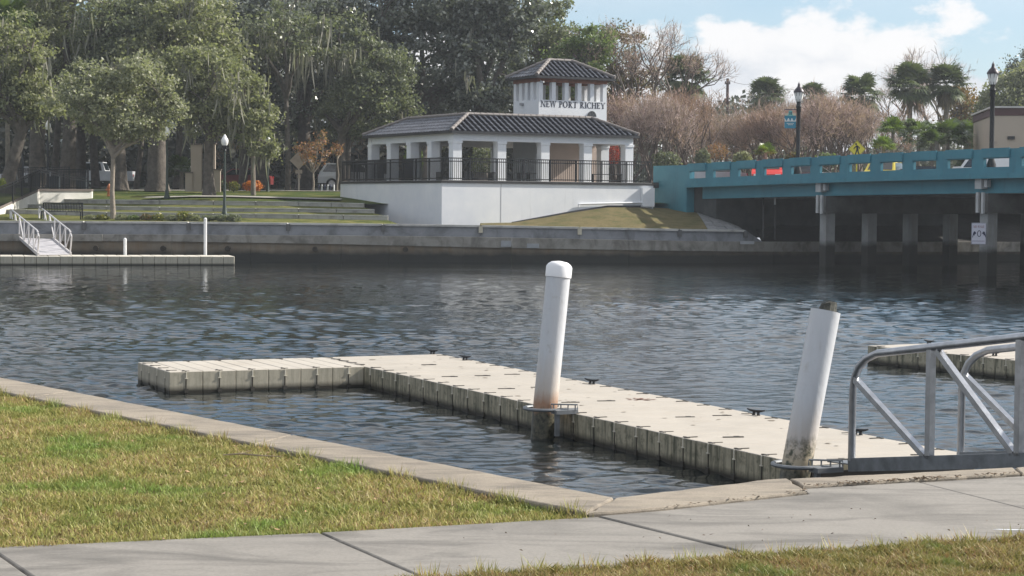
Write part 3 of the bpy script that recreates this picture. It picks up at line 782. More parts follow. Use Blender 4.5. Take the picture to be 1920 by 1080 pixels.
def rect_prof(dy0, dy1, za, zb, ka, kb):
    def f(px):
        x, y, *z = fw_interp(px)
        zz0 = (z[ka] if ka is not None else 0) + za; zz1 = (z[kb] if kb is not None else 0) + zb
        return [(x, y + dy0, zz0), (x, y + dy1, zz0), (x, y + dy1, zz1), (x, y + dy0, zz1)]
    return f
for i in range(len(joints) - 1):
    a, b = joints[i], joints[i + 1]; e = 1.6
    pxs = [a + e + (b - a - 2 * e) * k / 3 for k in range(4)]
    ribbon(pxs, rect_prof(.45, .9, -.10, 0, 0, 0), 'coping', wall_cap_m, seawall)
    pan = ribbon([a + .15, (a + b) / 2, b - .15], rect_prof(.55, .85, .0, -.10, 1, 0), 'wall_panel', wall_upper, seawall)
    x, y, z0, z1, z2 = fw_interp(b)
    MB().box((x, y + .50, (z0 + z1) / 2 + .08), (.20, .16, (z0 - z1) * .55), rz=.1).build('joint_bracket', mat('joint_bracket', (.09, .09, .09), .7) if b not in (901, 1087) else mat('pale_bracket', (.5, .46, .36), .7), seawall, world=True)
lj = [-420, -120, 60, 190, 320, 467, 640, 730, 870, 960, 1180, 1340, 1560, 1800, 2150, 2500]
for i in range(len(lj) - 1):
    a, b = lj[i], lj[i + 1]; pxs = [a + .12, (a + b) / 2, b - .12]
    ribbon(pxs, rect_prof(.12 + .05 * (i % 2), .7, 0, 0, 2, 1), 'ledge_beam', wall_ledge, seawall)
    ribbon(pxs, lambda px, i=i: [(lambda q: (q[0], q[1] + .25 + .02 * (i % 3), -2))(fw_interp(px)), (lambda q: (q[0], q[1] + 1.2, -2))(fw_interp(px)), (lambda q: (q[0], q[1] + 1.2, q[4] + .02))(fw_interp(px)), (lambda q: (q[0], q[1] + .25 + .02 * (i % 3), q[4] + .02))(fw_interp(px))], 'wall_panel', wall_low, seawall)
# sloping end of the upper tier beside the bridge
x, y, z0, z1, z2 = fw_interp(1400); x1, y1, a0, a1, _ = fw_interp(1432)
MB().plate([(x, y + .55, z1), (x1, y1 + .55, a1), (x, y + .55, z0)], (0, .3, 0)).build('wall_end', wall_upper, seawall, world=True)
# small stains / patches and drains on the ledge
for px_, py_, w_, h_ in ((948, 457, .55, .3), (1000, 461, .6, .22), (1402, 455, .7, .16)):
    x, y, *_z = fw_interp(px_); MB().box((x, y + .10, zat(px_, py_, y)), (w_, .05, h_)).build('repair_patch', mat('repair_patch', (.30, .31, .32), .8), seawall, world=True)
for px_ in (178, 305, 425, 590, 760): 
    x, y, *_z = fw_interp(px_); MB().tube([(x, y + .02, .62), (x, y + .4, .62)], .13, 12).build('drain_pipe', mat('drain', (.035, .028, .02), .9), seawall, world=True)

# ------------------------------------------------------------ far land
def lawn_mat(name, a, b_, c, s=.5):
    m, t, b = newmat(name); g = geo(t); p = g.outputs['Position']
    n1_ = noise(t, p, s, 5, .65); f = noise(t, p, 9, 5, .8)
    col = ramp(t, n1_, [(.32, a), (.5, b_), (.68, c)])
    col = mix(t, mrange(t, f, .35, .7, 0, .6), col, tuple(q * .45 for q in b_))
    t.links.new(col, b.inputs['Base Color']); b.inputs['Roughness'].default_value = .95; b.inputs['Specular IOR Level'].default_value = .1
    bump(t, b, f, .06); return m
far_grass = lawn_mat('far_lawn', (.045, .08, .018), (.075, .10, .025), (.19, .175, .055))
tread_grass = lawn_mat('tread_lawn', (.05, .075, .02), (.12, .13, .035), (.24, .21, .075), 1.2)
mound_grass = lawn_mat('mound_lawn', (.09, .098, .038), (.155, .132, .062), (.20, .158, .08), 1.3)
def sheet(pairs, name, m, sub=6, **k):
    """ruled sheet through rows of points"""
    n = len(pairs[0]); vs = []; fs = []
    for r_ in pairs: vs += [tuple(q) for q in r_]
    for i in range(len(pairs) - 1):
        for j in range(n - 1): fs.append((i * n + j, i * n + j + 1, (i + 1) * n + j + 1, (i + 1) * n + j))
    mb = MB(); mb.add(vs, fs); return mb.build(name, m, **k)
# terrace walls  (px, y on top, depth) left to right
TW = [[(45, 373, 109.5), (75, 373.5, 108.5), (200, 375, 107), (400, 377.5, 106), (560, 379, 105.6), (683, 382, 105.2)],
      [(20, 383.5, 105.5), (50, 383.8, 105), (200, 387, 103.6), (400, 390.5, 102.8), (560, 391.5, 102.4), (702, 393.5, 102.2)],
      [(-10, 393, 101.6), (50, 394, 101.2), (200, 398.5, 100.2), (400, 401, 99.6), (560, 402.5, 99.2), (728, 405.5, 98.9)]]
TWP = [[Vector((xat(a, c), c, zat(a, b, c))) for a, b, c in w] for w in TW]
terr_conc = concrete('terrace_concrete', (.40, .385, .35), (.26, .25, .225), 1.0, 0, .01)
for wi, w in enumerate(TWP):
    root = empty('terrace_wall', w[3], 0, ['highest low concrete terrace wall below the park lawn', 'middle low concrete terrace wall between two grass steps', 'lowest terrace wall just above the planting strip'][wi], 'retaining wall', 'low walls of the grass amphitheatre')
    for i in range(len(w) - 1):
        for k in range(2):
            a, b = lerp(w[i], w[i + 1], k / 2 + .004), lerp(w[i], w[i + 1], (k + 1) / 2 - .004)
            mb = MB(); n_ = Vector((0, .38, 0)); dz = Vector((0, 0, -.42))
            mb.plate([a, b, b + dz, a + dz], n_); mb.build('wall_block', terr_conc, root, world=True)
            mb = MB(); u_ = Vector((0, -.03, .03)); mb.plate([a + u_, b + u_, b + Vector((0, -.03, -.02)), a + Vector((0, -.03, -.02))], Vector((0, .44, 0))); mb.build('capstone', wall_cap_m, root, world=True)
# grass treads
def tread(front, back, name):
    sheet([front, back], name, tread_grass, kind='structure')
fr = [Vector((q[0], q[1] + .8, q[2] - .01)) for q in [fw_interp(px) for px in (-60, 50, 200, 400, 560, 745)]]
tread(fr, [q + Vector((0, .02, -.20)) for q in TWP[2]], 'lower_terrace')
tread([q + Vector((0, .3, -.012)) for q in TWP[2]], [q + Vector((0, .02, -.17)) for q in TWP[1]], 'middle_terrace')
tread([q + Vector((0, .3, -.012)) for q in TWP[1]], [q + Vector((0, .02, -.20)) for q in TWP[0]], 'upper_terrace')
# park lawn rising to the street
rows = []
xs = [-75, -40, -28, -22, -15, -9, -5, 0, 12, 30, 60]
def park_z(x, y): 
    t_ = min(1, max(0, (y - 105) / 14)); return 2.93 + .62 * t_ + max(0, (y - 119)) * .010
top_row = [Vector((q.x, q.y + .35, q.z - .012)) for q in TWP[0]]
rows = [[Vector((-75, 110, 2.95)), Vector((-40, 110, 2.95))] + top_row + [Vector((2, 106.4, 2.92)), Vector((30, 112, 3.2)), Vector((80, 116, 3.2))]]
bx = [v.x for v in rows[0]]
for y in (112, 116, 120, 126):
    rows.append([Vector((x, y + (2 if i > 7 else 0), park_z(x, y))) for i, x in enumerate(bx)])
sheet(rows, 'park_lawn', far_grass, kind='structure')
# left bank in front of the ramp
sheet([[Vector((-60, 91, 1.8)), Vector((fwp[0][0], fwp[0][1] + .8, fwp[0][2] - .02)), Vector((fr[0].x, fr[0].y, fr[0].z))], [Vector((-60, 102, 2.6)), Vector((-34, 102, 2.6)), Vector((TWP[2][0].x, 101.6, 2.3))], [Vector((-60, 110, 2.95)), Vector((-40, 110, 2.95)), Vector((rows[0][2].x, rows[0][2].y, rows[0][2].z))]], 'left_bank', far_grass, kind='structure')
asphalt = mat('asphalt', (.055, .055, .056), .9, 0, .2, 2, bmp=.01)
sheet([[Vector((x, 125.8, 3.67)) for x in (-200, 0, 200)], [Vector((x, 142, 3.72)) for x in (-200, 0, 200)]], 'street', asphalt, kind='structure')
sheet([[Vector((x, 141.8, 3.78)) for x in (-500, 0, 500)], [Vector((x, 1500, 5)) for x in (-1500, 0, 1500)]], 'far_ground', far_grass, kind='structure')
path_m = concrete('park_path', (.33, .31, .28), (.25, .24, .22), 1, 0, .005)
def strip(pts, w, name, m, lift=.02):
    row = []
    for i, p in enumerate(pts):
        row.append([Vector((p[0], p[1] - w / 2, park_z(p[0], p[1] - w / 2) + lift)), Vector((p[0], p[1] + w / 2, park_z(p[0], p[1] + w / 2) + lift))])
    sheet(row, name, m, kind='structure')
strip([(xat(px, y), y) for px, y in ((270, 107.6), (310, 108.6), (360, 110), (430, 110.3), (520, 109.2), (600, 108.2), (640, 107.8))], 1.5, 'park_path', path_m)
strip([(xat(px, y), y) for px, y in ((90, 116.5), (170, 117), (250, 117.6), (330, 118), (480, 118.5), (600, 119), (640, 119))], .9, 'park_path', path_m)
strip([(-80, 124.8), (30, 124.8)], 1.6, 'street_pavement', path_m, .1)

# ------------------------------------------------------------ pavilion on its podium
A1 = R(28.4)
C0 = P(828, 420, 100.0); C0.z = 0
E1 = Vector((math.cos(A1), math.sin(A1), 0)); E2 = Vector((-math.sin(A1), math.cos(A1), 0))
PX = along(C0, E1, 1223); PY = along(C0, E2, 637)
DZ = 4.05
pod = empty('podium', C0, A1, 'white stucco podium with a sharp corner under the open pavilion', 'podium')
mb = MB(); mb.prism([(0, 0), (PX, 0), (PX, PY), (0, PY)], 1.2, DZ - .12); mb.build('wall', white_stucco, pod)
mb = MB(); mb.prism([(-.06, -.06), (PX + .02, -.06), (PX + .02, PY + .06), (-.06, PY + .06)], DZ - .12, DZ); mb.build('deck_edge', mat('deck_edge', (.02, .02, .022), .6), pod)
mb = MB(); mb.prism([(.05, .05), (PX - .05, .05), (PX - .05, PY - .05), (.05, PY - .05)], DZ, DZ + .02); mb.build('deck', mat('deck_floor', (.33, .32, .30), .8), pod)
tt = along(C0, E1, 1082); t3 = along(C0, E1, 1200)
mb = MB(); z_ = zat(1082, 383, 104.5); mb.tube([(tt, -.10, z_ - .12), (tt, -.10, z_), (tt + .15, -.10, z_ + .02), (t3, -.10, z_ + .12)], .05, 8); mb.build('pipe', white_stucco, pod, smooth=True)
mb = MB(); mb.box((t3 + .35, -.12, DZ - .75), (.75, .2, 1.0)); mb.build('corner_box', white_stucco, pod)
mb = MB(); mb.box((3.4, -.004, 2.6), (.02, .012, 2.6)); mb.build('control_joint', mat('joint_line', (.35, .35, .36), .9), pod)

# railing round the deck
def railing(parent, a, b, z, h, sp=1.57, bal=.112):
    a, b = Vector(a), Vector(b); L = (b - a).length; d = (b - a) / L; n = max(1, round(L / sp))
    for zz, w in ((z + h, .06), (z + h - .16, .035), (z + .09, .045)):
        MB().bar(a + Vector((0, 0, zz)), b + Vector((0, 0, zz)), w, .05).build('rail', black_metal, parent)
    for i in range(n + 1):
        q = a + d * (L * i / n); MB().box((q.x, q.y, z + h / 2), (.065, .065, h)).build('post', black_metal, parent)
    mb = MB(); k = int(L / bal)
    for i in range(1, k):
        q = a + d * (L * i / k); mb.box((q.x, q.y, z + h / 2), (.022, .022, h - .05), rz=.3)
    mb.build('balusters', black_metal, parent, kind='stuff')
fen = empty('railing', C0 + Vector((0, 0, DZ)), A1, 'black metal baluster railing running round the pavilion deck', 'railing')
railing(fen, (.1, .1, 0), (PX - .1, .1, 0), 0.02, 1.12)
railing(fen, (.1, .1, 0), (.1, PY - .1, 0), 0.02, 1.12)
railing(fen, (.1, PY - .1, 0), (3.2, PY - .1, 0), 0.02, 1.12)
railing(fen, (1.0, PY - .1, 0), (1.0, PY - 3.6, 0), 0.02, 1.12, 1.2)

pav = empty('pavilion', C0 + Vector((0, 0, DZ + .02)), A1, 'open white pavilion with dark barrel-tile roof and square tower', 'pavilion')
# local z = 0 at the deck
def lp(x, y): return C0 + E1 * x + E2 * y
K0 = 1.5
# corner column centre and extents
xr = along(lp(0, K0), E1, 1173); yl = along(lp(K0, 0), E2, 699)
colx = [K0 + (xr - K0) * i / 4 for i in range(5)]; coly = [K0 + (yl - K0) * i / 4 for i in range(5)]
CT = 2.06
colm = MB(); colm.box((0, 0, CT / 2), (.50, .50, CT)); colm = colm.mesh('column'); colm.materials.append(white_stucco)
capm = MB(); capm.box((0, 0, CT - .07), (.565, .565, .14), bev=.01); capm = capm.mesh('capital'); capm.materials.append(white_stucco)
spots = [(x, coly[0]) for x in colx] + [(colx[0], y) for y in coly[1:]] + [(x, coly[-1]) for x in colx[1:]] + [(colx[-1], y) for y in coly[1:-1]] + [(colx[2], coly[2]), (colx[1], coly[3])]
for x, y in spots:
    c_ = link_mesh('column', colm, None, pav); c_.location = (x, y, 0); k_ = link_mesh('capital', capm, None, c_)
BT = CT + .42
x0, x1_, y0, y1_ = colx[0], colx[-1], coly[0], coly[-1]
for (a, b) in (((x0 - .25, y0), (x1_ + .25, y0)), ((x1_, y0 + .22), (x1_, y1_ - .22)), ((x0 - .25, y1_), (x1_ + .25, y1_)), ((x0, y0 + .22), (x0, y1_ - .22))):
    mb = MB(); mb.bar((a[0], a[1], (CT + BT) / 2), (b[0], b[1], (CT + BT) / 2), .44, BT - CT); mb.build('beam', white_stucco, pav)
mb = MB(); mb.box(((x0 + x1_) / 2, (y0 + y1_) / 2, BT + .02), (x1_ - x0 + .3, y1_ - y0 + .3, .05)); mb.build('ceiling', mat('ceiling_board', (.42, .36, .31), .8), pav)
tile_m = mat('roof_tile', (.07, .075, .09), .34, 0, .35, 3, c2=(.145, .155, .185), spec=.6)
tile_pan = mat('roof_pan', (.006, .006, .008), .95, spec=.0)
hip_m = mat('hip_tile', (.17, .15, .14), .6, 0, .2, 5)
def tile_slope(parent, e0, e1, r0, r1, sp=.325, rad=.050, tl=.42):
    """slope from eave e0-e1 up to ridge r0-r1; rows of barrel tiles, each row one object"""
    e0, e1, r0, r1 = map(Vector, (e0, e1, r0, r1))
    d = (e1 - e0); L = d.length; d.normalize(); 
    up = r0 - e0; up = up - d * up.dot(d); H_ = up.length; up.normalize(); nrm = d.cross(up).normalized()
    if nrm.z < 0: nrm = -nrm
    a0 = (r0 - e0).dot(d); a1 = (e1 - r1).dot(d)
    th = .05
    MB().plate([e0, e1, r1, r0], -nrm * th).build('roof_pan', tile_pan, parent)
    n = int(L / sp)
    for i in range(n):
        s = (i + .5) * L / n
        h = H_
        if s < a0: h = H_ * s / a0
        if L - s < a1: h = min(h, H_ * (L - s) / a1)
        if h < .12: continue
        mb = MB(); k = max(1, int(round(h / tl)))
        for j in range(k):
            h0, h1 = h * j / k, min(h, h * (j + 1) / k + .03)
            ra, rb = rad * 1.08, rad * .86
            vs = []
            for hh, rr, zo in ((h0, ra, .014), (h1, rb, -.004)):
                for a in (0, 40, 70, 110, 140, 180):
                    vs.append(e0 + d * (s + rr * math.cos(R(a))) + up * hh + nrm * (rr * .9 * math.sin(R(a)) + zo))
            fs = [(q, q + 1, q + 7, q + 6) for q in range(5)] + [(5, 4, 3, 2, 1, 0)]
            mb.add(vs, fs)
        mb.build('tile_row', tile_m, parent)
    return nrm
def hip_row(parent, a, b, r=.09):
    a, b = Vector(a), Vector(b); L = (b - a).length; k = max(1, int(L / .36)); mb = MB()
    for j in range(k):
        p0, p1 = lerp(a, b, j / k), lerp(a, b, min(1, (j + 1.12) / k)); mb.tube([p0, p1], [r * 1.12, r * .9], 8)
    mb.build('hip_tiles', hip_m, parent)
OV = .22
ex0, ex1, ey0, ey1 = x0 - .25 - OV, x1_ + .25 + OV, y0 - .25 - OV, y1_ + .25 + OV
EZ, RZ, INS = BT + .06, BT + .99, 1.9
ca = [(ex0, ey0), (ex1, ey0), (ex1, ey1), (ex0, ey1)]
ci = [(ex0 + INS, ey0 + INS), (ex1 - INS, ey0 + INS), (ex1 - INS, ey1 - INS), (ex0 + INS, ey1 - INS)]
for i in range(4):
    j = (i + 1) % 4
    tile_slope(pav, (*ca[i], EZ), (*ca[j], EZ), (*ci[i], RZ), (*ci[j], RZ))
for i in range(4):
    hip_row(pav, (*ca[i], EZ + .07), (*ci[i], RZ + .06)); j = (i + 1) % 4
    hip_row(pav, (*ci[i], RZ + .05), (*ci[j], RZ + .05), .09)
    mb = MB(); mb.bar((*ca[i], EZ - .06), (*ca[j], EZ - .06), .08, .13); mb.build('fascia', mat('fascia', (.02, .02, .024), .5), pav)
mb = MB(); mb.prism(ci, RZ - .08, RZ - .02); mb.build('flat_roof', tile_pan, pav)
mb = MB(); mb.prism([(ex0 + .05, ey0 + .05), (ex1 - .05, ey0 + .05), (ex1 - .05, ey1 - .05), (ex0 + .05, ey1 - .05)], EZ - .08, EZ - .045); mb.build('soffit', mat('soffit', (.16, .13, .11), .8), pav)
# tower
TY = 5.2
TX = along(lp(0, TY), E1, 1007); TX1 = along(lp(0, TY), E1, 1134); TW_ = TX1 - TX
TD = along(lp(TX, TY), E2, 959.7)
yT = lp(TX, TY).y
zs_ = lambda py: zat(1007, py, yT) - DZ - .02
sill, pt, bt_, ev = zs_(186.5), zs_(153), zs_(146.5), zs_(144)
def tw(mb_, *a): return mb_
mb = MB(); mb.prism([(TX, TY), (TX1, TY), (TX1, TY + TD), (TX, TY + TD)], 0, sill); towerbody = mb.build('tower_wall', white_stucco, pav)
mb = MB(); mb.box(((TX + TX1) / 2, TY - .02, 1.1), (TW_ * .98, .03, 2.2)); mb.build('tower_base', pink_wall, pav)
def pier(x, y, w, dp):
    MB().box((x, y, (sill + pt) / 2), (w, dp, pt - sill)).build('tower_pier', white_stucco, pav)
for i in range(6):
    x = TX + .13 + (TW_ - .26) * i / 5
    for y in (TY + .15, TY + TD - .15): pier(x, y, .25, .30)
for i in range(1, 4):
    y = TY + .15 + (TD - .3) * i / 4
    for x in (TX + .15, TX1 - .15): pier(x, y, .30, .34)
redbeam = mat('cedar_beam', (.22, .085, .05), .75, 0, .2, 4)
for a, b in (((TX - .02, TY + .12), (TX1 + .02, TY + .12)), ((TX + .12, TY + .26), (TX + .12, TY + TD - .26)), ((TX1 - .12, TY + .26), (TX1 - .12, TY + TD - .26)), ((TX - .02, TY + TD - .12), (TX1 + .02, TY + TD - .12))):
    MB().bar((*a, (pt + bt_) / 2 + .03), (*b, (pt + bt_) / 2 + .03), .28, bt_ - pt + .06).build('tower_beam', redbeam, pav)
o_ = .34
ta = [(TX - o_, TY - o_), (TX1 + o_, TY - o_), (TX1 + o_, TY + TD + o_), (TX - o_, TY + TD + o_)]
hw = (TD + 2 * o_) / 2; tz0 = bt_ + .12; tz1 = tz0 + .98
m0, m1 = (TX - o_ + hw, TY - o_ + hw), (TX1 + o_ - hw, TY - o_ + hw + .001)
tile_slope(pav, (*ta[0], tz0), (*ta[1], tz0), (*m0, tz1), (*m1, tz1), .30)
tile_slope(pav, (*ta[1], tz0), (*ta[2], tz0), (*m1, tz1), (m1[0], m1[1] + .01, tz1), .30)
tile_slope(pav, (*ta[2], tz0), (*ta[3], tz0), (*m1, tz1), (*m0, tz1), .30)
tile_slope(pav, (*ta[3], tz0), (*ta[0], tz0), (m0[0], m0[1] + .01, tz1), (*m0, tz1), .30)
for q, r_ in zip(ta, (m0, m1, m1, m0)): hip_row(pav, (*q, tz0 + .06), (*r_, tz1 + .06), .10)
hip_row(pav, (*m0, tz1 + .05), (*m1, tz1 + .05), .09)
for i in range(4): MB().bar((*ta[i], tz0 - .06), (*ta[(i + 1) % 4], tz0 - .06), .08, .12).build('fascia', mat('fascia', (.02, .02, .024), .5), pav)
mb = MB(); mb.prism([(a * .999, b) for a, b in ta], tz0 - .07, tz0 - .03); mb.build('soffit', mat('soffit', (.2, .1, .07)), pav)
# arched window low on the tower front
xw = along(lp(0, TY), E1, 1106); zw = zat(1106, 219.0, lp(xw, TY).y) - DZ - .02
mb = MB(); rr = .29; mb.plate([(xw + rr * math.cos(R(a)), TY - .025, zw + rr * 1.12 * math.sin(R(a))) for a in range(0, 181, 15)], (0, -.015, 0)); wnd = mb.build('window', glass, pav)
mb = MB()
for a in (45, 90, 135): mb.bar((xw, TY - .045, zw), (xw + rr * math.cos(R(a)), TY - .045, zw + rr * 1.1 * math.sin(R(a))), .012, .012)
mb.build('mullion', mat('mullion', (.12, .12, .13), .6), wnd)
# ---- serif lettering
def arc(cx, cy, rx, ry, a0, a1, n=10): return [(cx + rx * math.cos(R(a0 + (a1 - a0) * i / n)), cy + ry * math.sin(R(a0 + (a1 - a0) * i / n))) for i in range(n + 1)]
def glyph(ch):
    """list of quads/strips in a unit-high box, and the advance width"""
    T, t_, sf = .19, .085, .07
    Q = []
    def bx(a, b, c, d): Q.append([(a, b), (c, b), (c, d), (a, d)])
    def slant(xa, ya, xb, yb, w): Q.append([(xa, ya), (xa + w, ya), (xb + w, yb), (xb, yb)])
    def serif(x, y, w=.3): bx(x - w / 2, y, x + w / 2, y + sf) if y < .5 else bx(x - w / 2, y - sf, x + w / 2, y)
    def band(cx, cy, rx, ry, a0, a1, thick=T, thin=t_, n=14):
        for i in range(n):
            A, B = R(a0 + (a1 - a0) * i / n), R(a0 + (a1 - a0) * (i + 1) / n)
            f = lambda a: (rx - thick, ry - thin)
            Q.append([(cx + rx * math.cos(A), cy + ry * math.sin(A)), (cx + rx * math.cos(B), cy + ry * math.sin(B)), (cx + (rx - thick) * math.cos(B), cy + (ry - thin) * math.sin(B)), (cx + (rx - thick) * math.cos(A), cy + (ry - thin) * math.sin(A))])
    if ch == 'N': bx(.10, 0, .10 + t_, 1); bx(.70, 0, .70 + t_, 1); slant(.64, 0, .06, 1, .17); serif(.13, 0); serif(.10, 1); serif(.735, 1); return Q, .88
    if ch == 'E': bx(.10, 0, .10 + T, 1); bx(.0, 0, .62, t_); bx(0, 1 - t_, .60, 1); bx(.25, .48, .48, .48 + t_); bx(.56, 0, .62, .24); bx(.54, .78, .60, 1); bx(.45, .40, .49, .62); return Q, .70
    if ch == 'W': slant(.26, 0, .06, 1, .14); slant(.26, 0, .46, 1, .06); slant(.72, 0, .50, 1, .14); slant(.72, 0, .94, 1, .06); serif(.12, 1); serif(.53, 1); serif(.97, 1, .24); return Q, 1.12
    if ch == 'P': bx(.10, 0, .10 + T, 1); serif(.17, 0, .36); bx(0, 1 - t_, .34, 1); bx(.25, .44, .34, .44 + t_); band(.32, .72, .30, .28, -90, 90); return Q, .68
    if ch == 'R': bx(.10, 0, .10 + T, 1); serif(.17, 0, .34); bx(0, 1 - t_, .34, 1); bx(.25, .46, .34, .46 + t_); band(.32, .73, .29, .27, -90, 90); slant(.58, 0, .30, .47, .17); bx(.58, 0, .82, sf); return Q, .82
    if ch == 'O': band(.43, .5, .42, .52, 0, 360, n=24); return Q, .92
    if ch == 'C': band(.43, .5, .42, .52, 48, 312, n=20); bx(.66, .74, .71, 1.0); bx(.66, .0, .71, .20); return Q, .80
    if ch == 'T': bx(.30, 0, .30 + T, 1); bx(.0, 1 - t_, .75, 1); bx(0, .76, .05, 1); bx(.70, .76, .75, 1); serif(.375, 0, .34); return Q, .80
    if ch == 'I': bx(.10, 0, .10 + T, 1); serif(.175, 0, .34); serif(.175, 1, .34); return Q, .40
    if ch == 'H': bx(.10, 0, .10 + T, 1); bx(.62, 0, .62 + T, 1); bx(.2, .47, .66, .47 + t_)
    if ch == 'H':
        for x_ in (.175, .695): serif(x_, 0, .32); serif(x_, 1, .32)
        return Q, .90
    if ch == 'Y': bx(.33, 0, .33 + T, .46); slant(.33, .44, .06, 1, .16); slant(.42, .44, .68, 1, .07); serif(.40, 0, .34); serif(.12, 1, .3); serif(.72, 1, .26); return Q, .82
    if ch == 'A': slant(.04, 0, .36, 1, .07); slant(.64, 0, .32, 1, .15); bx(.18, .30, .62, .37); serif(.08, 0, .24); serif(.72, 0, .3); return Q, .86
    if ch == 'K': bx(.10, 0, .25, 1); slant(.25, .42, .60, 1, .09); slant(.56, 0, .28, .55, .16); serif(.17, 0, .3); serif(.17, 1, .3); return Q, .82
    return Q, .42
def letters(txt, x0_, x1w, z0_, h, put, m, parent, name='letter', th=.004):
    adv = [glyph(c)[1] if c != ' ' else .42 for c in txt]; tot = sum(adv); sx = (x1w - x0_) / tot; x = x0_
    for c, a_ in zip(txt, adv):
        if c != ' ':
            mb = MB()
            for k, q in enumerate(glyph(c)[0]):
                off = th + .0006 * (k % 7)
                mb.plate([put(x + u * sx, z0_ + w * h, 0) for u, w in q], Vector(put(0, 0, off)) - Vector(put(0, 0, 0)))
            mb.build(name, m, parent)
        x += a_ * sx
letter_m = mat('letter_paint', (.012, .014, .035), .6)
letters('NEW PORT RICHEY', TX + .12, TX1 - .10, zs_(200.0), .34, lambda a, b, c: (a, TY - .004 - c, b), letter_m, pav)
# camera and light at the tower corner, wall plaque
mb = MB(); mb.box((TX + .02, TY - .32, bt_ - .22), (.10, .22, .09), rz=.5); mb.bar((TX + .02, TY - .32, bt_ - .2), (TX + .02, TY - .1, bt_ - .1), .03); mb.build('security_camera', mat('camera_grey', (.35, .35, .36), .5), pav)
mb = MB(); mb.box((TX - .08, TY + TD * .62, zs_(193)), (.16, .22, .14)); mb.build('wall_light', mat('camera_grey', (.35, .35, .36), .5), pav)
# benches between columns
def bench_in(x, y, L, rz):
    b_ = empty('deck_bench', lp(x, y) + Vector((0, 0, DZ + .02)), A1 + rz)
    for k in range(3): MB().box((0, -.13 + .13 * k, .44), (L, .11, .035)).build('seat_slat', black_metal, b_)
    for s_ in (-1, 1): MB().box((s_ * L * .42, 0, .21), (.06, .34, .42)).build('leg', black_metal, b_)
    return b_
bl = ['first black bench left of the corner behind the left railing', 'black bench just right of the pavilion corner column', 'black bench behind the third front column', 'short black bench left of the middle front bay', 'black bench in the rightmost front bay', 'black bench between the two leftmost side columns']
bs = [(1.7, 3.0, 1.9, math.pi / 2), (2.9, 1.7, 1.9, 0), (5.0, 2.1, 1.4, 0), (6.6, 2.1, 1.1, 0), (colx[-1] - 1.2, 1.75, 2.0, 0), (1.7, coly[-1] - 1.1, 1.5, math.pi / 2)]
for l_, (x, y, L, rz) in zip(bl, bs): tag(bench_in(x, y, L, rz), l_, 'bench', 'black benches on the pavilion deck')
mb = MB(); mb.box((0, 0, .55), (.5, .5, 1.1)); mb.box((0, 0, 1.13), (.56, .56, .06))
o = mb.build('litter_bin', black_metal); o.location = lp(.9, coly[2] - .6) + Vector((0, 0, DZ + .02)); o.rotation_euler.z = A1; tag(o, 'black square litter bin behind the left deck railing', 'litter bin')

# grass mound between podium and bridge
front = []; back = []
for px in (900, 960, 1020, 1080, 1140, 1200, 1260, 1330, 1400, 1432):
    x, y, z0, *_z = fw_interp(min(px, 1430)); front.append(Vector((x, y + .8, z0 - .02 if px < 1410 else _z[0] - .02)))
bk = [(900, 422), (960, 419), (1020, 408), (1080, 397), (1140, 388), (1200, 388), (1262, 391), (1300, 392), (1340, 410), (1380, 430)]
for i, (px, py) in enumerate(bk):
    if px <= 1222: t_ = along(C0, E1, px); q = C0 + E1 * t_ ; Y_ = q.y + .05
    else: Y_ = 108.0 if px < 1320 else 106
    back.append(P(px, py, Y_))
back[0].z = front[0].z
rows = []
for k in range(6):
    s_ = k / 5; rows.append([lerp(a, b, s_) + Vector((0, 0, .10 * math.sin(s_ * math.pi))) for a, b in zip(front, back)])
sheet([r[:8] for r in rows], 'grass_mound', mound_grass, kind='structure')
edge = MB()
for i in range(1, 5): edge.bar(back[i] + Vector((0, -.1, .03)), back[i + 1] + Vector((0, -.1, .03)), .12, .10)
tag(edge.build('mulch_edge', mat('mulch', (.04, .04, .045), .95)), 'dark gravel drip strip between mound and podium wall', 'edging')

# ------------------------------------------------------------ bridge
BO = Vector((9.28, 106.0, 0)); BD = Vector((.434, -.9, 0)).normalized(); BN = Vector((-BD.y, BD.x, 0))   # BN to the right / far side
bridge = empty('road_bridge', BO, math.atan2(BD.y, BD.x), 'teal painted concrete road bridge with slotted parapet on square piers', 'bridge')
def top_z(t): return 5.07 + .21 * (t / 27) + .12 * math.sin(math.pi * min(1, max(0, t / 45)))
T0 = along(BO, BD, 1285); TB = along(BO, BD, 1222)
def bpt(t, s, z): return (t, s, z)
SPB = (along(BO, BD, 1901) - along(BO, BD, 1284)) / 11
tex = mat('teal_joint', (.02, .09, .11), .7)
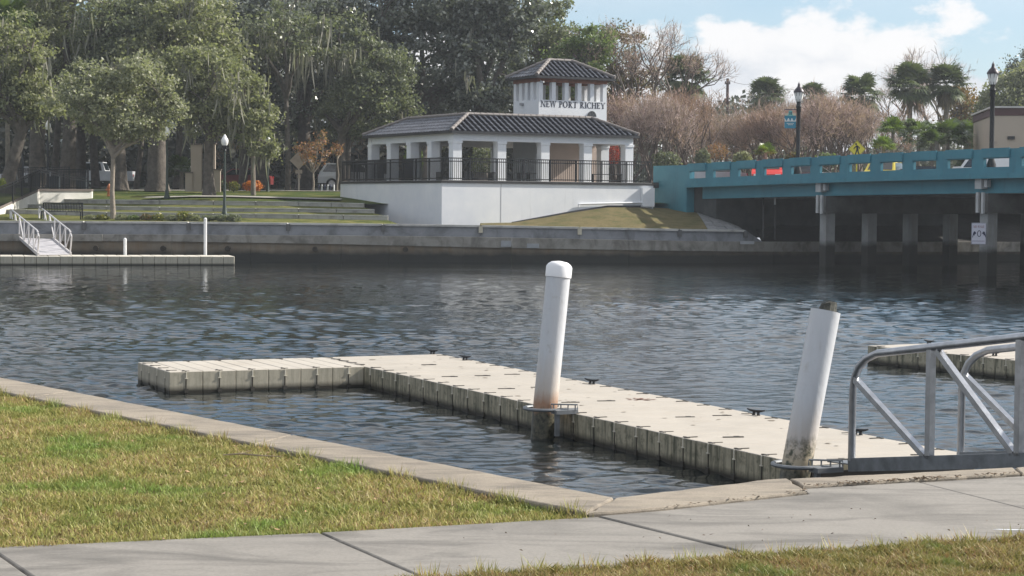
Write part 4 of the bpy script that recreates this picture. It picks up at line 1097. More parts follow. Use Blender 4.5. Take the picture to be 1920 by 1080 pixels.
# abutment block
mb = MB(); mb.prism([(TB, .02), (T0 - .01, .02), (T0 - .01, .5), (TB, .5)], 1.5, top_z(-2) - .01); mb.prism([(TB, .5), (T0 - .35, .5), (T0 - .35, 16.4), (TB, 16.4)], 1.5, top_z(-2) - 1.25); mb.build('abutment_block', teal, bridge)
tA = along(BO, BD, 1308)
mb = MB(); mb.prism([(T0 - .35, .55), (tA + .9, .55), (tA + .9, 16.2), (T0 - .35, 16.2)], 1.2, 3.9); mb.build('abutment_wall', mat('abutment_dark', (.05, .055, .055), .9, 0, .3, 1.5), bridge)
SEC = []
def seg_box(ta_, tb_, s0, s1, zoff0, zoff1, name, m, n=2, ref=top_z):
    mb = MB(); vs = []
    for k in range(n + 1):
        t_ = ta_ + (tb_ - ta_) * k / n; a, b = ref(t_) + zoff0, ref(t_) + zoff1
        vs += [(t_, s0, a), (t_, s1, a), (t_, s1, b), (t_, s0, b)]
    fs = [(i * 4 + j, (i + 1) * 4 + j, (i + 1) * 4 + (j + 1) % 4, i * 4 + (j + 1) % 4) for i in range(n) for j in range(4)] + [(0, 1, 2, 3), (n * 4 + 3, n * 4 + 2, n * 4 + 1, n * 4)]
    mb.add(vs, fs); return mb.build(name, m, bridge)
NBAY = 24
for i in range(NBAY):
    a = T0 + SPB * i; b = a + SPB; g_ = .012 if i % 3 == 2 else .002
    lo, hi = a + SPB * .13, b - SPB * .20
    seg_box(a, b - g_, .0, .14, -1.22, -.76, 'parapet_base', teal)
    seg_box(a, b - g_, -.12, .0, -1.24, -1.02, 'deck_nosing', teal)
    seg_box(a, lo, .0, .14, -.76, 0, 'parapet_post', teal, 1); seg_box(hi, b - g_, .0, .14, -.76, 0, 'parapet_post', teal, 1)
    seg_box(lo, hi, .0, .14, -.40, 0, 'parapet_beam', teal, 1)
    seg_box(a + SPB * .10, b - SPB * .17, -.085, -.002, -.36, .035, 'top_rail', teal, 1)
# deck, girders
seg_box(T0 - 3, T0 + SPB * NBAY, .16, 16.5, -1.20, -.92, 'deck_slab', pier_conc, 8)
seg_box(-120, T0 - 3, -.3, 16.5, -1.22, -.93, 'approach_road', asphalt, 4, ref=lambda t_: top_z(-2))
seg_box(T0 - 3, T0 + SPB * NBAY, .34, 16.4, -.918, -.90, 'road_surface', asphalt, 8)
for k, s_ in enumerate((.42, 2.9, 5.6, 8.3, 11.0, 13.7, 16.0)):
    seg_box(tA - .3, T0 + SPB * NBAY, s_, s_ + .35, -1.85, -1.22, 'girder', teal if k == 0 else pier_conc, 8)
seg_box(T0, T0 + SPB * NBAY, 16.2, 16.5, -.92, -.62, 'far_curb', mat('curb_concrete', (.3, .3, .3), .8), 8)
dt_ = 11.7; TBN = [along(BO + BN * .45, BD, 1550), along(BO + BN * .45, BD, 1852)]; TBN.append(TBN[1] + (TBN[1] - TBN[0])); 
for bi, tb in enumerate(TBN):
    zc = top_z(tb) - 1.85
    mb = MB(); mb.box((tb + .05, 8.4, zc - .42), (.85, 16.8, .82)); mb.build('pier_cap', mat('shaded_cap', (.085, .085, .08), .9, 0, .35, 1.5), bridge)  # cap concrete coloured darker than the piers to stand for shade under the deck
    mb = MB(); mb.box((tb - .25, .22, top_z(tb) - 1.45), (.42, .34, .44)); mb.box((tb + .15, .22, top_z(tb) - 1.45), (.2, .2, .3)); mb.build('junction_box', mat('box_white', (.42, .43, .43), .6), bridge)
    mb = MB(); mb.box((tb - .12, -.05, zc - .40), (.14, .10, .86)); mb.box((tb + .22, -.05, zc - .42), (.14, .10, .9)); mb.build('conduit', mat('box_white', (.5, .5, .5)), bridge)
    for k in range(7):
        s_ = .45 + 2.45 * k
        MB().box((tb, s_, (zc - .83) / 2 - 1), (.52, .52, zc - .83 + 2)).build('pier', pier_conc, bridge)
# dark soil slope under the bridge, darkened further to paint in shade, and revetment
mb = MB()
def bw(t, s, z): q = BO + BD * t + BN * s; return Vector((q.x, q.y, z))
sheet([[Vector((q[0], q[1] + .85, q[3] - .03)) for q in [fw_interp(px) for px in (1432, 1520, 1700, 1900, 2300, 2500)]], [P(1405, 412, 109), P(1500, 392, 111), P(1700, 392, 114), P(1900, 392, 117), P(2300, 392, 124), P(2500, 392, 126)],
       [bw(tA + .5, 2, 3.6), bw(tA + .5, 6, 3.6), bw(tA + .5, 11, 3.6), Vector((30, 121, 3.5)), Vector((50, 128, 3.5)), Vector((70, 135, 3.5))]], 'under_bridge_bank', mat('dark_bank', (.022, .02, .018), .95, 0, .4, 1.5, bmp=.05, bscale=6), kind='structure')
rv = MB(); rock = mat('revetment_slab', (.19, .195, .20), .9, 0, .3, 5, bmp=.03, bscale=10)
rvr = empty('slab_revetment', P(1350, 425, 103), 0, 'grey slab revetment sloping down beside the teal abutment', 'revetment')
r_ = random.Random(5)
def rvp(u, v):
    f = u * 2; k = min(1, int(f)); f -= k
    a = lerp(front[7 + k], front[8 + k], f); b = lerp(back[7 + k], back[8 + k], f); return lerp(a, b, v) + Vector((0, 0, .10 * math.sin(v * math.pi)))
for i in range(7):
    for j in range(6):
        e_ = .006; u0, u1, v0, v1 = i / 7 + e_, (i + 1) / 7 - e_, j / 6 + e_, (j + 1) / 6 - e_; dz = Vector((0, 0, r_.uniform(-.02, .03)))
        MB().plate([rvp(u0, v0) + dz, rvp(u1, v0) + dz, rvp(u1, v1) + dz, rvp(u0, v1) + dz], (0, 0, -.25)).build('slab', rock, rvr, world=True)
# gauge posts under the bridge
for px_, l_ in ((1431, 'thin dark gauge post under the bridge at the left'), (1453, 'thin pale-topped gauge post under the bridge left span')):
    a = P(px_, 449, 101.5); b = P(px_, 384, 101.5); mb = MB(); mb.bar(a, b, .07, .07); o = mb.build('gauge_post', mat('dark_post', (.06, .06, .06), .8)); tag(o, l_, 'post')
    MB().bar(b, b + Vector((0, 0, .35)), .08, .08).build('tip', white_paint if px_ > 1440 else black_metal, o)

# NO WAKE sign on the second pier
qs = BO + BD * (TBN[1] - .30) + BN * .15
zc1, zc2 = zat(1847, 458, qs.y), zat(1847, 417.5, qs.y); hh = zc1 - 0
sg = empty('river_sign', Vector((qs.x, qs.y, zc1)), math.atan2(-.20, 1), 'white NO WAKE sign with dark wing emblem on the bridge pier', 'sign')
SWd = 27 / 3700 * qs.y; SH = zc2 - zc1
o = MB().box((0, -.55, SH / 2), (SWd, .025, SH)).build('panel', mat('sign_white', (.62, .62, .70), .5, 0, .03), sg)
mb = MB()
for (a, b) in (((-.5, .015), (.5, .015)), ((-.5, .985), (.5, .985))): mb.bar((a[0] * SWd * .97, -.566, a[1] * SH), (b[0] * SWd * .97, -.566, b[1] * SH), .012, .012)
for s_ in (-.485, .485): mb.bar((s_ * SWd, -.566, .02 * SH), (s_ * SWd, -.566, .98 * SH), .012, .012)
mb.build('border', mat('sign_navy', (.02, .025, .07), .6), sg)
mb = MB()
def ring_plate(mb_, cx, cz, rx, rz_, w, y, n=24):
    for i in range(n):
        A, B = 2 * math.pi * i / n, 2 * math.pi * (i + 1) / n
        mb_.plate([(cx + rx * math.cos(A), y, cz + rz_ * math.sin(A)), (cx + rx * math.cos(B), y, cz + rz_ * math.sin(B)), (cx + (rx - w) * math.cos(B), y, cz + (rz_ - w) * math.sin(B)), (cx + (rx - w) * math.cos(A), y, cz + (rz_ - w) * math.sin(A))], (0, -.006, 0))
ring_plate(mb, .02, SH * .50, .085, .14, .03, -.566)
for s_ in (-1, 1):
    f = lambda x, z: (.02 + s_ * x, -.566, SH * .5 + z)
    mb.plate([f(.12, .02), f(.16, .08), f(.20, .10), f(.235, .06), f(.27, -.08), f(.285, -.17), f(.26, -.16), f(.235, -.06), f(.20, -.10), f(.185, -.04), f(.15, -.02)], (0, -.006, 0))
mb.build('emblem', mat('sign_navy', (.02, .025, .07)), sg)
letters('NO WAKE', -SWd * .36, SWd * .38, SH * .76, SH * .11, lambda a, b, c: (a, -.564 - c, b), mat('sign_red', (.28, .12, .14), .6), sg, th=.004)
mb = MB(); x = -SWd * .42
while x < SWd * .40:
    w_ = rnd.uniform(.012, .03); mb.plate([(x, -.564, SH * .14), (x + w_, -.564, SH * .14), (x + w_, -.564, SH * .175), (x, -.564, SH * .175)], (0, -.004, 0)); x += w_ + .012
mb.build('small_print', mat('sign_grey', (.25, .2, .28), .6), sg)
mb = MB(); mb.bar((0, -.545, SH * .3), (0, -.3, SH * .3), .04); mb.bar((0, -.545, SH * .7), (0, -.3, SH * .7), .04); mb.build('mount', black_metal, sg)

# ------------------------------------------------------------ lamps
lamp_glass = mat('frosted_globe', (.78, .77, .74), .35, 0, .03)
def lamp_park(h, pole_m, label, x, y, z):
    """post-top lamp with a white acorn globe; h = total height"""
    o = empty('street_lamp', (x, y, z), 0, label, 'street lamp', 'post-top lamps with white globes in the park')
    k = h / 4.05
    mb = MB(); mb.lathe([(.17 * k, 0), (.17 * k, .10 * k), (.12 * k, .2 * k), (.10 * k, .45 * k), (.075 * k, .55 * k), (.06 * k, 2.2 * k), (.05 * k, 3.2 * k)], n=12); mb.build('pole', pole_m, o, smooth=True)
    mb = MB(); mb.lathe([(.05 * k, 3.2 * k), (.09 * k, 3.25 * k), (.07 * k, 3.3 * k), (.12 * k, 3.42 * k), (.13 * k, 3.5 * k)], n=12); mb.build('collar', black_metal, o, smooth=True)
    mb = MB(); mb.lathe([(.12 * k, 3.5 * k), (.17 * k, 3.6 * k), (.185 * k, 3.75 * k), (.15 * k, 3.85 * k), (.10 * k, 3.9 * k), (.075 * k, 3.97 * k), (.03 * k, 4.05 * k)], n=14); mb.build('globe', lamp_glass, o, smooth=True)
    return o
for px, ytop, ybase, Y, pm_, lb in ((421, 252, 405, 97.6, dark_green_metal, 'lamp with white globe in the planting strip, nearest the river'), (90, 226, 352, 113, black_metal, 'black lamp with white globe behind the left park fence'),
                                (43, 234, 350, 116, black_metal, 'leftmost lamp, half hidden among the oak trunks'), (313, 236, 372, 107, dark_green_metal, 'green lamp post with its head up in the oak leaves'),
                                (365, 232, 357, 115, mat('brown_metal', (.05, .035, .03), .5), 'dark brown lamp post beside the tan monument pillars'), (502, 254, 364, 118, dark_green_metal, 'green lamp post right of the orange shrubs')):
    zb = zat(px, ybase, Y); lamp_park(zat(px, ytop, Y) - zb, pm_, lb, xat(px, Y), Y, zb)
def lamp_bridge(t, ytop, px, label):
    q = BO + BD * t + BN * .45; zb = top_z(t) - .92; zt = zat(px, ytop, q.y); h = zt - zb
    o = empty('street_lamp', (q.x, q.y, zb), 0, label, 'street lamp', 'tall black lantern lamps on the bridge')
    mb = MB(); mb.lathe([(.20, 0), (.20, .3), (.13, .5), (.105, .8), (.10, 2.5), (.095, h - 1.5), (.12, h - 1.46), (.11, h - 1.3), (.15, h - 1.22), (.10, h - 1.08), (.12, h - .98)], n=12); mb.build('pole', black_metal, o, smooth=True)
    mb = MB(); mb.lathe([(.13, h - .98), (.19, h - .80), (.225, h - .52)], n=8); mb.build('globe', lamp_glass, o, smooth=True)
    mb = MB()
    for k in range(8):
        a = 2 * math.pi * k / 8; mb.tube([(.135 * math.cos(a), .135 * math.sin(a), h - .98), (.232 * math.cos(a), .232 * math.sin(a), h - .52)], .012, 4)
    mb.build('lantern_frame', black_metal, o)
    mb = MB(); mb.lathe([(.27, h - .53), (.26, h - .47), (.17, h - .34), (.10, h - .27), (.075, h - .22), (.06, h - .12), (.025, h - .06), (.006, h)], n=12); mb.build('lamp_hood', mat('hood_metal', (.03, .022, .03), .4, .3), o, smooth=True)
    return o, h, q
L1, h1_, q1 = lamp_bridge(along(BO + BN * .45, BD, 1493), 153, 1493, 'black lantern lamp with a teal banner on the bridge')
L2, h2_, q2 = lamp_bridge(along(BO + BN * .45, BD, 1855), 115, 1855, 'black lantern lamp at the right end of the bridge')
# banner (hangs from the lamp's arms)
by0, by1 = zat(1478, 239, q1.y) - q1.z - (top_z(10) - .92), 0
zb1 = L1.location.z; bz0, bz1 = zat(1478, 240.5, q1.y) - zb1, zat(1478, 205.5, q1.y) - zb1; bw_ = 21.5 / 3700 * q1.y; bxc = -(1493 - 1477.5) / 3700 * q1.y
bn = empty('banner', L1.location + Vector((0, 0, bz0)), 0, 'small teal and cream banner hanging on the lamp post', 'banner')
BH = bz1 - bz0
def bplate(name, poly, m, dz=0): MB().plate([(bxc + (u - .5) * bw_, -.012 - dz, v * BH) for u, v in poly], (0, -.006, 0)).build(name, m, bn)
cream = mat('banner_cream', (.62, .52, .38), .7); bteal = mat('banner_teal', (.03, .22, .32), .7); bred = mat('banner_red', (.55, .13, .10), .7); bwhite = mat('banner_white', (.66, .70, .68), .7); bdk = mat('banner_dark', (.02, .06, .09), .7)
bplate('cloth', [(0, .04), (.08, 0), (.92, 0), (1, .04), (1, 1), (0, 1)], bteal)
bplate('cream_field', [(0, .68), (1, .68), (1, .98), (0, .98)], cream, .008)
for k in range(3): bplate('red_stripe', [(0, .96 - k * .07), (1, .96 - k * .07), (1, .985 - k * .07), (0, .985 - k * .07)], bred, .015)
bplate('tower_emblem', [(.2, .66), (.8, .66), (.66, .76), (.66, .9), (.58, .95), (.42, .95), (.34, .9), (.34, .76)], mat('banner_aqua', (.16, .48, .46), .7), .022)
for u in (.42, .54): bplate('tower_window', [(u, .72), (u + .07, .72), (u + .07, .88), (u, .88)], bdk, .030)
bplate('bridge_emblem', [(0, .36), (1, .36), (1, .55), (.86, .40), (.78, .40), (.66, .54), (.6, .54), (.52, .40), (.46, .40), (.36, .54), (.3, .54), (.2, .40), (.14, .40), (0, .55)], bwhite, .015)
for v, u0 in ((.24, .2), (.17, .3)):
    u = u0
    while u < 1 - u0: bplate('small_print', [(u, v), (u + .06, v), (u + .06, v + .045), (u, v + .045)], bwhite, .015); u += .09
for z_ in (bz0, bz1): pass
mb = MB()
for v in (0, BH): mb.bar((0, 0, v + .01), (bxc - bw_ / 2, 0, v + .01), .022)
mb.build('bracket_arm', black_metal, bn)

# pedestrian crossing sign
Ys = 104; cs = P(1607, 279.5, Ys); hd = 16.5 / 3700 * Ys
ps = empty('crossing_sign', Vector((cs.x, cs.y, cs.z - 2.4)), 0, 'yellow diamond pedestrian crossing sign behind the bridge parapet', 'road sign')
def dp(u, v, y=0): return (u * hd, y, 2.4 + v * hd)
MB().plate([dp(0, -1), dp(1, 0), dp(0, 1), dp(-1, 0)], (0, .012, 0)).build('panel', mat('sign_yellow', (.68, .58, .05), .5, 0, .04), ps)
mb = MB()
for a, b in (((0, -.93), (.93, 0)), ((.93, 0), (0, .93)), ((0, .93), (-.93, 0)), ((-.93, 0), (0, -.93))): mb.bar(dp(*a, -.006), dp(*b, -.006), .010, .012)
blk = mat('sign_black', (.012, .012, .012), .6)
mb.build('border', blk, ps)
mb = MB()
mb.plate([dp(-.12 + .11 * math.cos(a * .7854), .56 + .11 * math.sin(a * .7854), -.004) for a in range(8)], (0, -.008, 0))
for poly in ([(-.12, .42), (.10, .42), (.16, -.02), (-.08, -.02)], [(-.10, .40), (-.34, .16), (-.42, .0), (-.34, -.04), (-.26, .10), (-.08, .24)], [(.06, .40), (.30, .2), (.30, .02), (.22, .02), (.20, .15), (.08, .26)],
             [(-.08, 0.0), (.06, 0.0), (-.02, -.32), (-.12, -.66), (-.26, -.66), (-.16, -.3)], [(.0, .0), (.16, .0), (.18, -.28), (.34, -.64), (.20, -.68), (.04, -.3)]):
    mb.plate([dp(u, v, -.004) for u, v in poly], (0, -.008, 0))
mb.build('walker_symbol', blk, ps)
MB().bar((0, .05, 0), (0, .05, 2.3), .06).build('post', mat('sign_yellow', (.6, .5, .05)), ps)

# ------------------------------------------------------------ vehicles
def vehicle(kind, loc, rz, body_m, label, cat, group=None):
    o = empty({'car': 'parked_car', 'pickup': 'pickup_truck', 'van': 'van', 'suv': 'parked_car'}[kind], loc, rz, label, cat, group)
    Wd = 1.8
    if kind == 'car': L, prof = 4.5, [(0, .35), (0, .75), (.15, .88), (1.1, .98), (1.75, 1.42), (3.2, 1.45), (3.95, 1.02), (4.4, .95), (4.5, .7), (4.5, .35)]; win = [(1.25, 1.0), (1.85, 1.37), (3.12, 1.39), (3.75, 1.02)]; wx = (.85, 3.65); wr = .32
    elif kind == 'suv': L, prof = 4.7, [(0, .4), (0, .85), (.2, 1.0), (1.2, 1.1), (1.85, 1.68), (4.2, 1.70), (4.6, 1.1), (4.7, .8), (4.7, .4)]; win = [(1.35, 1.12), (1.95, 1.6), (4.1, 1.62), (4.4, 1.14)]; wx = (.9, 3.8); wr = .36
    elif kind == 'van': L, prof = 5.4, [(0, .4), (0, .95), (.3, 1.15), (.9, 1.25), (1.5, 2.1), (5.3, 2.15), (5.4, 1.9), (5.4, .4)]; win = [(1.05, 1.28), (1.6, 1.95), (2.4, 1.97), (2.4, 1.3)]; wx = (.95, 4.3); wr = .36
    else: L, prof = 5.4, [(0, .5), (0, .95), (.2, 1.08), (1.35, 1.15), (1.95, 1.75), (3.3, 1.77), (3.5, 1.15), (5.35, 1.15), (5.4, .9), (5.4, .5)]; win = [(1.5, 1.17), (2.05, 1.66), (3.15, 1.68), (3.28, 1.18)]; wx = (.95, 4.4); wr = .4
    def shell(poly, half, zin=1.05, inset=.16):
        vs = []
        for s_ in (-1, 1):
            for x, z in poly:
                y = half - (inset * max(0, (z - zin)) / .6 if z > zin else (.04 if z < .5 else 0)); vs.append((x - L / 2, s_ * y, z))
        n = len(poly)
        return vs, [tuple(range(n)), tuple(range(2 * n - 1, n - 1, -1))] + [(i, n + i, n + (i + 1) % n, (i + 1) % n) for i in range(n)]
    mb = MB(); mb.add(*shell(prof, Wd / 2)); bd = mb.build('body', body_m, o)
    for s_ in (-1, 1):
        mb = MB(); vs = []
        n = len(win); 
        for x, z in win: vs.append((x - L / 2, s_ * (Wd / 2 - .16 * max(0, z - 1.05) / .6 + .008), z))
        mb.plate(vs, (0, s_ * .006, 0)); mb.build('side_window', glass, o)
    i = 3 if kind != 'van' else 3
    a, b = Vector((prof[3][0], 0, prof[3][1])), Vector((prof[4][0], 0, prof[4][1]))
    for k, (p0, p1) in enumerate(((prof[3], prof[4]), (prof[5], prof[6]))):
        if kind in ('van',) and k: continue
        d = Vector((p1[0] - p0[0], 0, p1[1] - p0[1])); nn = Vector((-d.z, 0, d.x)).normalized() * .012
        if nn.z < 0: nn = -nn
        q0, q1_ = Vector((p0[0] - L / 2, 0, p0[1])) + d * .1, Vector((p0[0] - L / 2, 0, p0[1])) + d * .9
        mb = MB(); mb.plate([q0 + Vector((0, -.72, 0)) + nn, q0 + Vector((0, .72, 0)) + nn, q1_ + Vector((0, .64, 0)) + nn, q1_ + Vector((0, -.64, 0)) + nn], nn * .3); mb.build('windscreen' if k == 0 else 'rear_window', glass, o)
    for x in wx:
        for s_ in (-1, 1):
            w = MB(); w.tube([(x - L / 2, s_ * (Wd / 2 - .2), wr), (x - L / 2, s_ * (Wd / 2 + .02), wr)], wr, 18); ww = w.build('wheel', rubber, o)
            w = MB(); w.tube([(x - L / 2, s_ * (Wd / 2 + .021), wr), (x - L / 2, s_ * (Wd / 2 + .035), wr)], wr * .6, 12); w.build('rim', alu_far, ww)
    for s_ in (-1, 1):
        MB().box((-L / 2 - .005, s_ * .62, .78), (.03, .32, .14)).build('headlight', lamp_glass, o)
        MB().box((L / 2 + .005, s_ * .72, .86), (.03, .2, .16)).build('tail_light', mat('tail_red', (.4, .02, .02), .4), o)
    if kind == 'van':
        for s_ in (-.5, .5): MB().bar((-.7, s_, 2.25), (2.3, s_, 2.25), .05).build('roof_rack', alu, o)
        for x in (-.6, .3, 1.2, 2.1): MB().bar((x, -.6, 2.22), (x, .6, 2.22), .05).build('roof_rack', alu, o)
    return o
silver = mat('silver_paint', (.45, .46, .48), .3, .3, .05); redp = mat('red_paint', (.60, .035, .025), .35, 0, .04, coat=.3); grey_p = mat('grey_paint', (.15, .16, .17), .3, .2); yel_p = mat('yellow_paint', (.72, .58, .08), .45, 0, .05); dark_p = mat('dark_paint', (.03, .03, .035), .3)
vehicle('pickup', (xat(180, 136), 136, 3.72), 0, mat('truck_white', (.42, .43, .44), .35), 'white pickup truck parked behind the oak trunks at the left', 'pickup truck', 'vehicles parked along the far street')
vehicle('car', (xat(55, 138), 138, 3.72), .1, silver, 'pale silver car parked left of the white pickup', 'car', 'vehicles parked along the far street')
vehicle('suv', (xat(668, 130), 129, 3.72), math.pi, white_paint, 'white car nosing out from behind the podium left end', 'car', 'vehicles parked along the far street')
vehicle('car', (xat(450, 139), 139, 3.72), 0, mat('maroon_paint', (.16, .03, .03), .3), 'dark maroon car behind the orange shrubs', 'car', 'vehicles parked along the far street')
sheet([[Vector((x, 111, 3.86)) for x in (14, 45, 90)], [Vector((x, 120, 3.9)) for x in (12, 45, 90)]], 'side_street', asphalt, kind='structure')
def beyond(px, Y, m, kind, label, cat, rz=0):
    return vehicle(kind, (xat(px, Y), Y, 3.89), rz, m, label, cat, 'vehicles on the street beyond the bridge')
beyond(1325, 118.5, silver, 'car', 'silver car seen through the leftmost parapet slots', 'car', .25)
beyond(1437, 117, redp, 'suv', 'bright red car seen through the fourth parapet slot', 'car', 1.45)
beyond(1655, 116.5, yel_p, 'suv', 'yellow car seen through two middle parapet slots', 'car', 1.2)
beyond(1515, 118.5, grey_p, 'car', 'dark grey car left of the crossing sign', 'car', 2.6)
beyond(1850, 112.5, white_paint, 'van', 'white van with a roof rack behind the right parapet', 'van', .05)
beyond(1742, 118, dark_p, 'car', 'dark car between the yellow car and white van', 'car', math.pi)

# ------------------------------------------------------------ park furniture, left
bench = empty('park_bench', P(118, 413, 96.3), 0, 'black slatted park bench on the far bank beside the gangway', 'bench')
for k in range(26): MB().box((-.95 + k * .076, .05, .62), (.04, .02, .42), rx=-.2).build('back_slat', black_metal, bench)
for k in range(4): MB().box((0, -.38 + .1 * k, .42), (1.95, .07, .03)).build('seat_slat', black_metal, bench)
for s_ in (-.95, .95):
    mb = MB(); mb.box((s_, -.4, .21), (.05, .05, .42)); mb.box((s_, .0, .42), (.05, .05, .84)); mb.box((s_, -.2, .62), (.05, .5, .04)); mb.build('leg', black_metal, bench)
MB().bar((-.97, .1, .84), (.97, .1, .84), .05).build('top_rail', black_metal, bench)
# ramp wall and fence
rw = empty('ramp_wall', P(110, 373, 108), 0, 'white rendered ramp wall with a dark coping beside the terraces', 'retaining wall')
a, b, c = P(172, 358, 109), P(74, 357.5, 107), P(-30, 405, 98)
for (p, q) in ((a, b), (b, c)):
    mb = MB(); mb.plate([p, q, q + Vector((0, 0, -.95)), p + Vector((0, 0, -.95))], (0, .3, 0)); mb.build('wall', mat('render_white', (.62, .60, .55), .85, 0, .1, 1.5), rw, world=True)
    mb = MB(); mb.plate([p + Vector((0, -.06, .10)), q + Vector((0, -.06, .10)), q + Vector((0, -.06, -.03)), p + Vector((0, -.06, -.03))], (0, .45, 0)); mb.build('coping', mat('coping_brown', (.14, .115, .10), .9), rw, world=True)
pf = empty('park_fence', b, 0, 'black metal park fence above the white ramp wall at the left', 'fence')
def fence_line(pts, h, par, bal=.14):
    for i in range(len(pts) - 1):
        p, q = Vector(pts[i]), Vector(pts[i + 1]); L = (q - p).length; n = max(1, round(L / 1.9))
        for zz in (h, h - .13, .12): MB().bar(p + Vector((0, 0, zz)), q + Vector((0, 0, zz)), .05, .045).build('rail', black_metal, par, world=True)
        for k in range(n + (i == len(pts) - 2)): w = lerp(p, q, k / n); MB().box((w.x, w.y, w.z + h / 2), (.085, .085, h + .05)).build('post', black_metal, par, world=True)
        mb = MB(); m_ = int(L / bal)
        for k in range(1, m_): w = lerp(p, q, k / m_); mb.box((w.x, w.y, w.z + h / 2), (.025, .025, h - .06))
        mb.build('balusters', black_metal, par, world=True, kind='stuff')
fence_line([P(165, 374, 109.3), P(74, 356, 107.3), P(24, 382, 102.5), P(-40, 408, 98)], 1.12, pf)
fence_line([P(165, 356, 109.4), P(74, 356, 109.8)], 1.12, pf)
pf2 = empty('park_fence', P(100, 345, 117), 0, 'lower black fence line running behind the left oak trunks', 'fence')
fence_line([P(-60, 352, 116), P(30, 352, 116), P(130, 350, 116)], 1.15, pf2)
# litter bin by the fence
for px_, l_ in ((103, 'dark green litter bin behind the left park fence'), (153, 'square dark bin at the right end of the park fence')):
    q = P(px_, 362, 110.5); o = MB().prism([(-.25, -.25), (.25, -.25), (.25, .25), (-.25, .25)], 0, 1.0).prism([(-.29, -.29), (.29, -.29), (.29, .29), (-.29, .29)], 1.0, 1.08).build('litter_bin', mat('bin_navy', (.02, .028, .035), .5)); o.location = (q.x, q.y, q.z - .15); tag(o, l_, 'litter bin')
# hydrant
hy = empty('fire_hydrant', P(204.5, 368, 110), 0, 'orange fire hydrant on the lawn left of the pale tree trunk', 'fire hydrant')
org = mat('hydrant_orange', (.42, .13, .04), .5)
MB().lathe([(.14, 0), (.14, .05), (.10, .07), (.10, .42), (.13, .45), (.13, .48)], n=12).build('barrel', org, hy, smooth=True)
MB().lathe([(.12, .48), (.10, .58), (.05, .64), (.03, .70)], n=12).build('bonnet', org, hy, smooth=True)
for d in ((-1, 0), (1, 0), (0, -1)): MB().tube([(d[0] * .08, d[1] * .08, .36), (d[0] * .18, d[1] * .18, .36)], .055, 8).build('nozzle', org, hy)
# monument pillars
mo = empty('entry_monument', P(385, 353, 113.5), .1, 'tan stucco monument of two tall pillars and a low end wall', 'monument')
tanp = mat('monument_tan', (.36, .30, .245), .9, 0, .08, .8)
sc_ = 113.5 / 3700
for nm, xa, xb, yt in (('pillar', 358, 378, 272), ('pillar', 383, 403, 270), ('end_wall', 391, 413, 319), ('end_wall', 348, 361, 325)):
    w_ = (xb - xa) * sc_; cx_ = ((xa + xb) / 2 - 385) * sc_; h_ = (353 - yt) * sc_; MB().box((cx_, .3 if nm == 'pillar' else .15, h_ / 2 - .1), (w_, .7, h_ + .2)).build(nm, tanp, mo)
    MB().box((cx_, .3 if nm == 'pillar' else .15, h_ + .03), (w_ + .1, .8, .07)).build('coping', mat('coping_brown', (.1, .1, .1)), mo)
# street sign seen from behind
ss = empty('street_sign', P(560, 361, 121), 0, 'back of a diamond street sign on a pale post', 'road sign'); kz = 121 / 3700
MB().bar((0, 0, 0), (0, 0, 78 * kz), .07).build('post', mat('galv_post', (.40, .36, .33), .6), ss)
r2 = 17 * kz; zc = 60 * kz; MB().plate([(0, -.05, zc - r2), (r2, -.05, zc), (0, -.05, zc + r2), (-r2, -.05, zc)], (0, -.012, 0)).build('panel', mat('sign_back', (.34, .28, .23), .6), ss)
MB().box((0, -.05, 39 * kz), (13 * kz, .02, 7 * kz)).build('plate', mat('sign_back', (.3, .3, .3)), ss)
MB().box((0.02, -.06, 30 * kz), (5 * kz, .06, 7 * kz)).build('control_box', mat('sign_back', (.3, .3, .3)), ss)
MB().box((0, 0, -.1), (.35, .35, .4)).build('footing', terr_conc, ss)
# bollards
bsx = [598, 603.5, 609, 614.5, 620, 626]
for i, px_ in enumerate(bsx):
    q = P(px_, 363, 120.5); h = 17 * 120.5 / 3700
    o = MB().lathe([(.05, 0), (.05, h * .92), (.035, h)], n=10).build('bollard', white_paint if i % 2 else mat('bollard_navy', (.04, .05, .09), .5), smooth=True); o.location = q
    tag(o, ['dark bollard, leftmost of the row beside the orange tree', 'white bollard second from the left in the row', 'dark bollard third from the left in the row', 'white bollard fourth in the row before the white car', 'dark bollard fifth in the row before the white car', 'white bollard nearest the white car and podium'][i], 'bollard', 'bollards beside the far street')

# far left dock, gangway and posts
D0 = G(440, 497.5, 0); D1 = G(0, 497.5, 0); dd = (D1 - D0).normalized()
fd = empty('floating_dock', D0, math.atan2(dd.y, dd.x), 'far narrow beige floating dock along the opposite seawall at left', 'floating dock')
pm3 = MB(); pm3.box((0, 0, .16), (.50, 2.0, .50), bev=.02); pm3 = pm3.mesh('float_panel'); pm3.materials.append(dock_far_mat)
for i in range(28):
    o = link_mesh('float_panel', pm3, None, fd); o.location = (.255 + .515 * i, -1.0, rnd.uniform(-.004, .004))
MB().box((7.2, -1.0, .1), (14.2, 1.9, .4)).build('float_core', rubber, fd)
ga = P(20, 431, 95.6); gb = G(72, 477, .47); gd = (gb - ga)
ga2 = P(74, 426, 96.6); gb2 = G(133, 476, .47)
fg = empty('gangway', gb, 0, 'far silver gangway ramp sloping from the left bank to the dock', 'gangway')
up = Vector((0, 0, 1)); RHF = 1.02
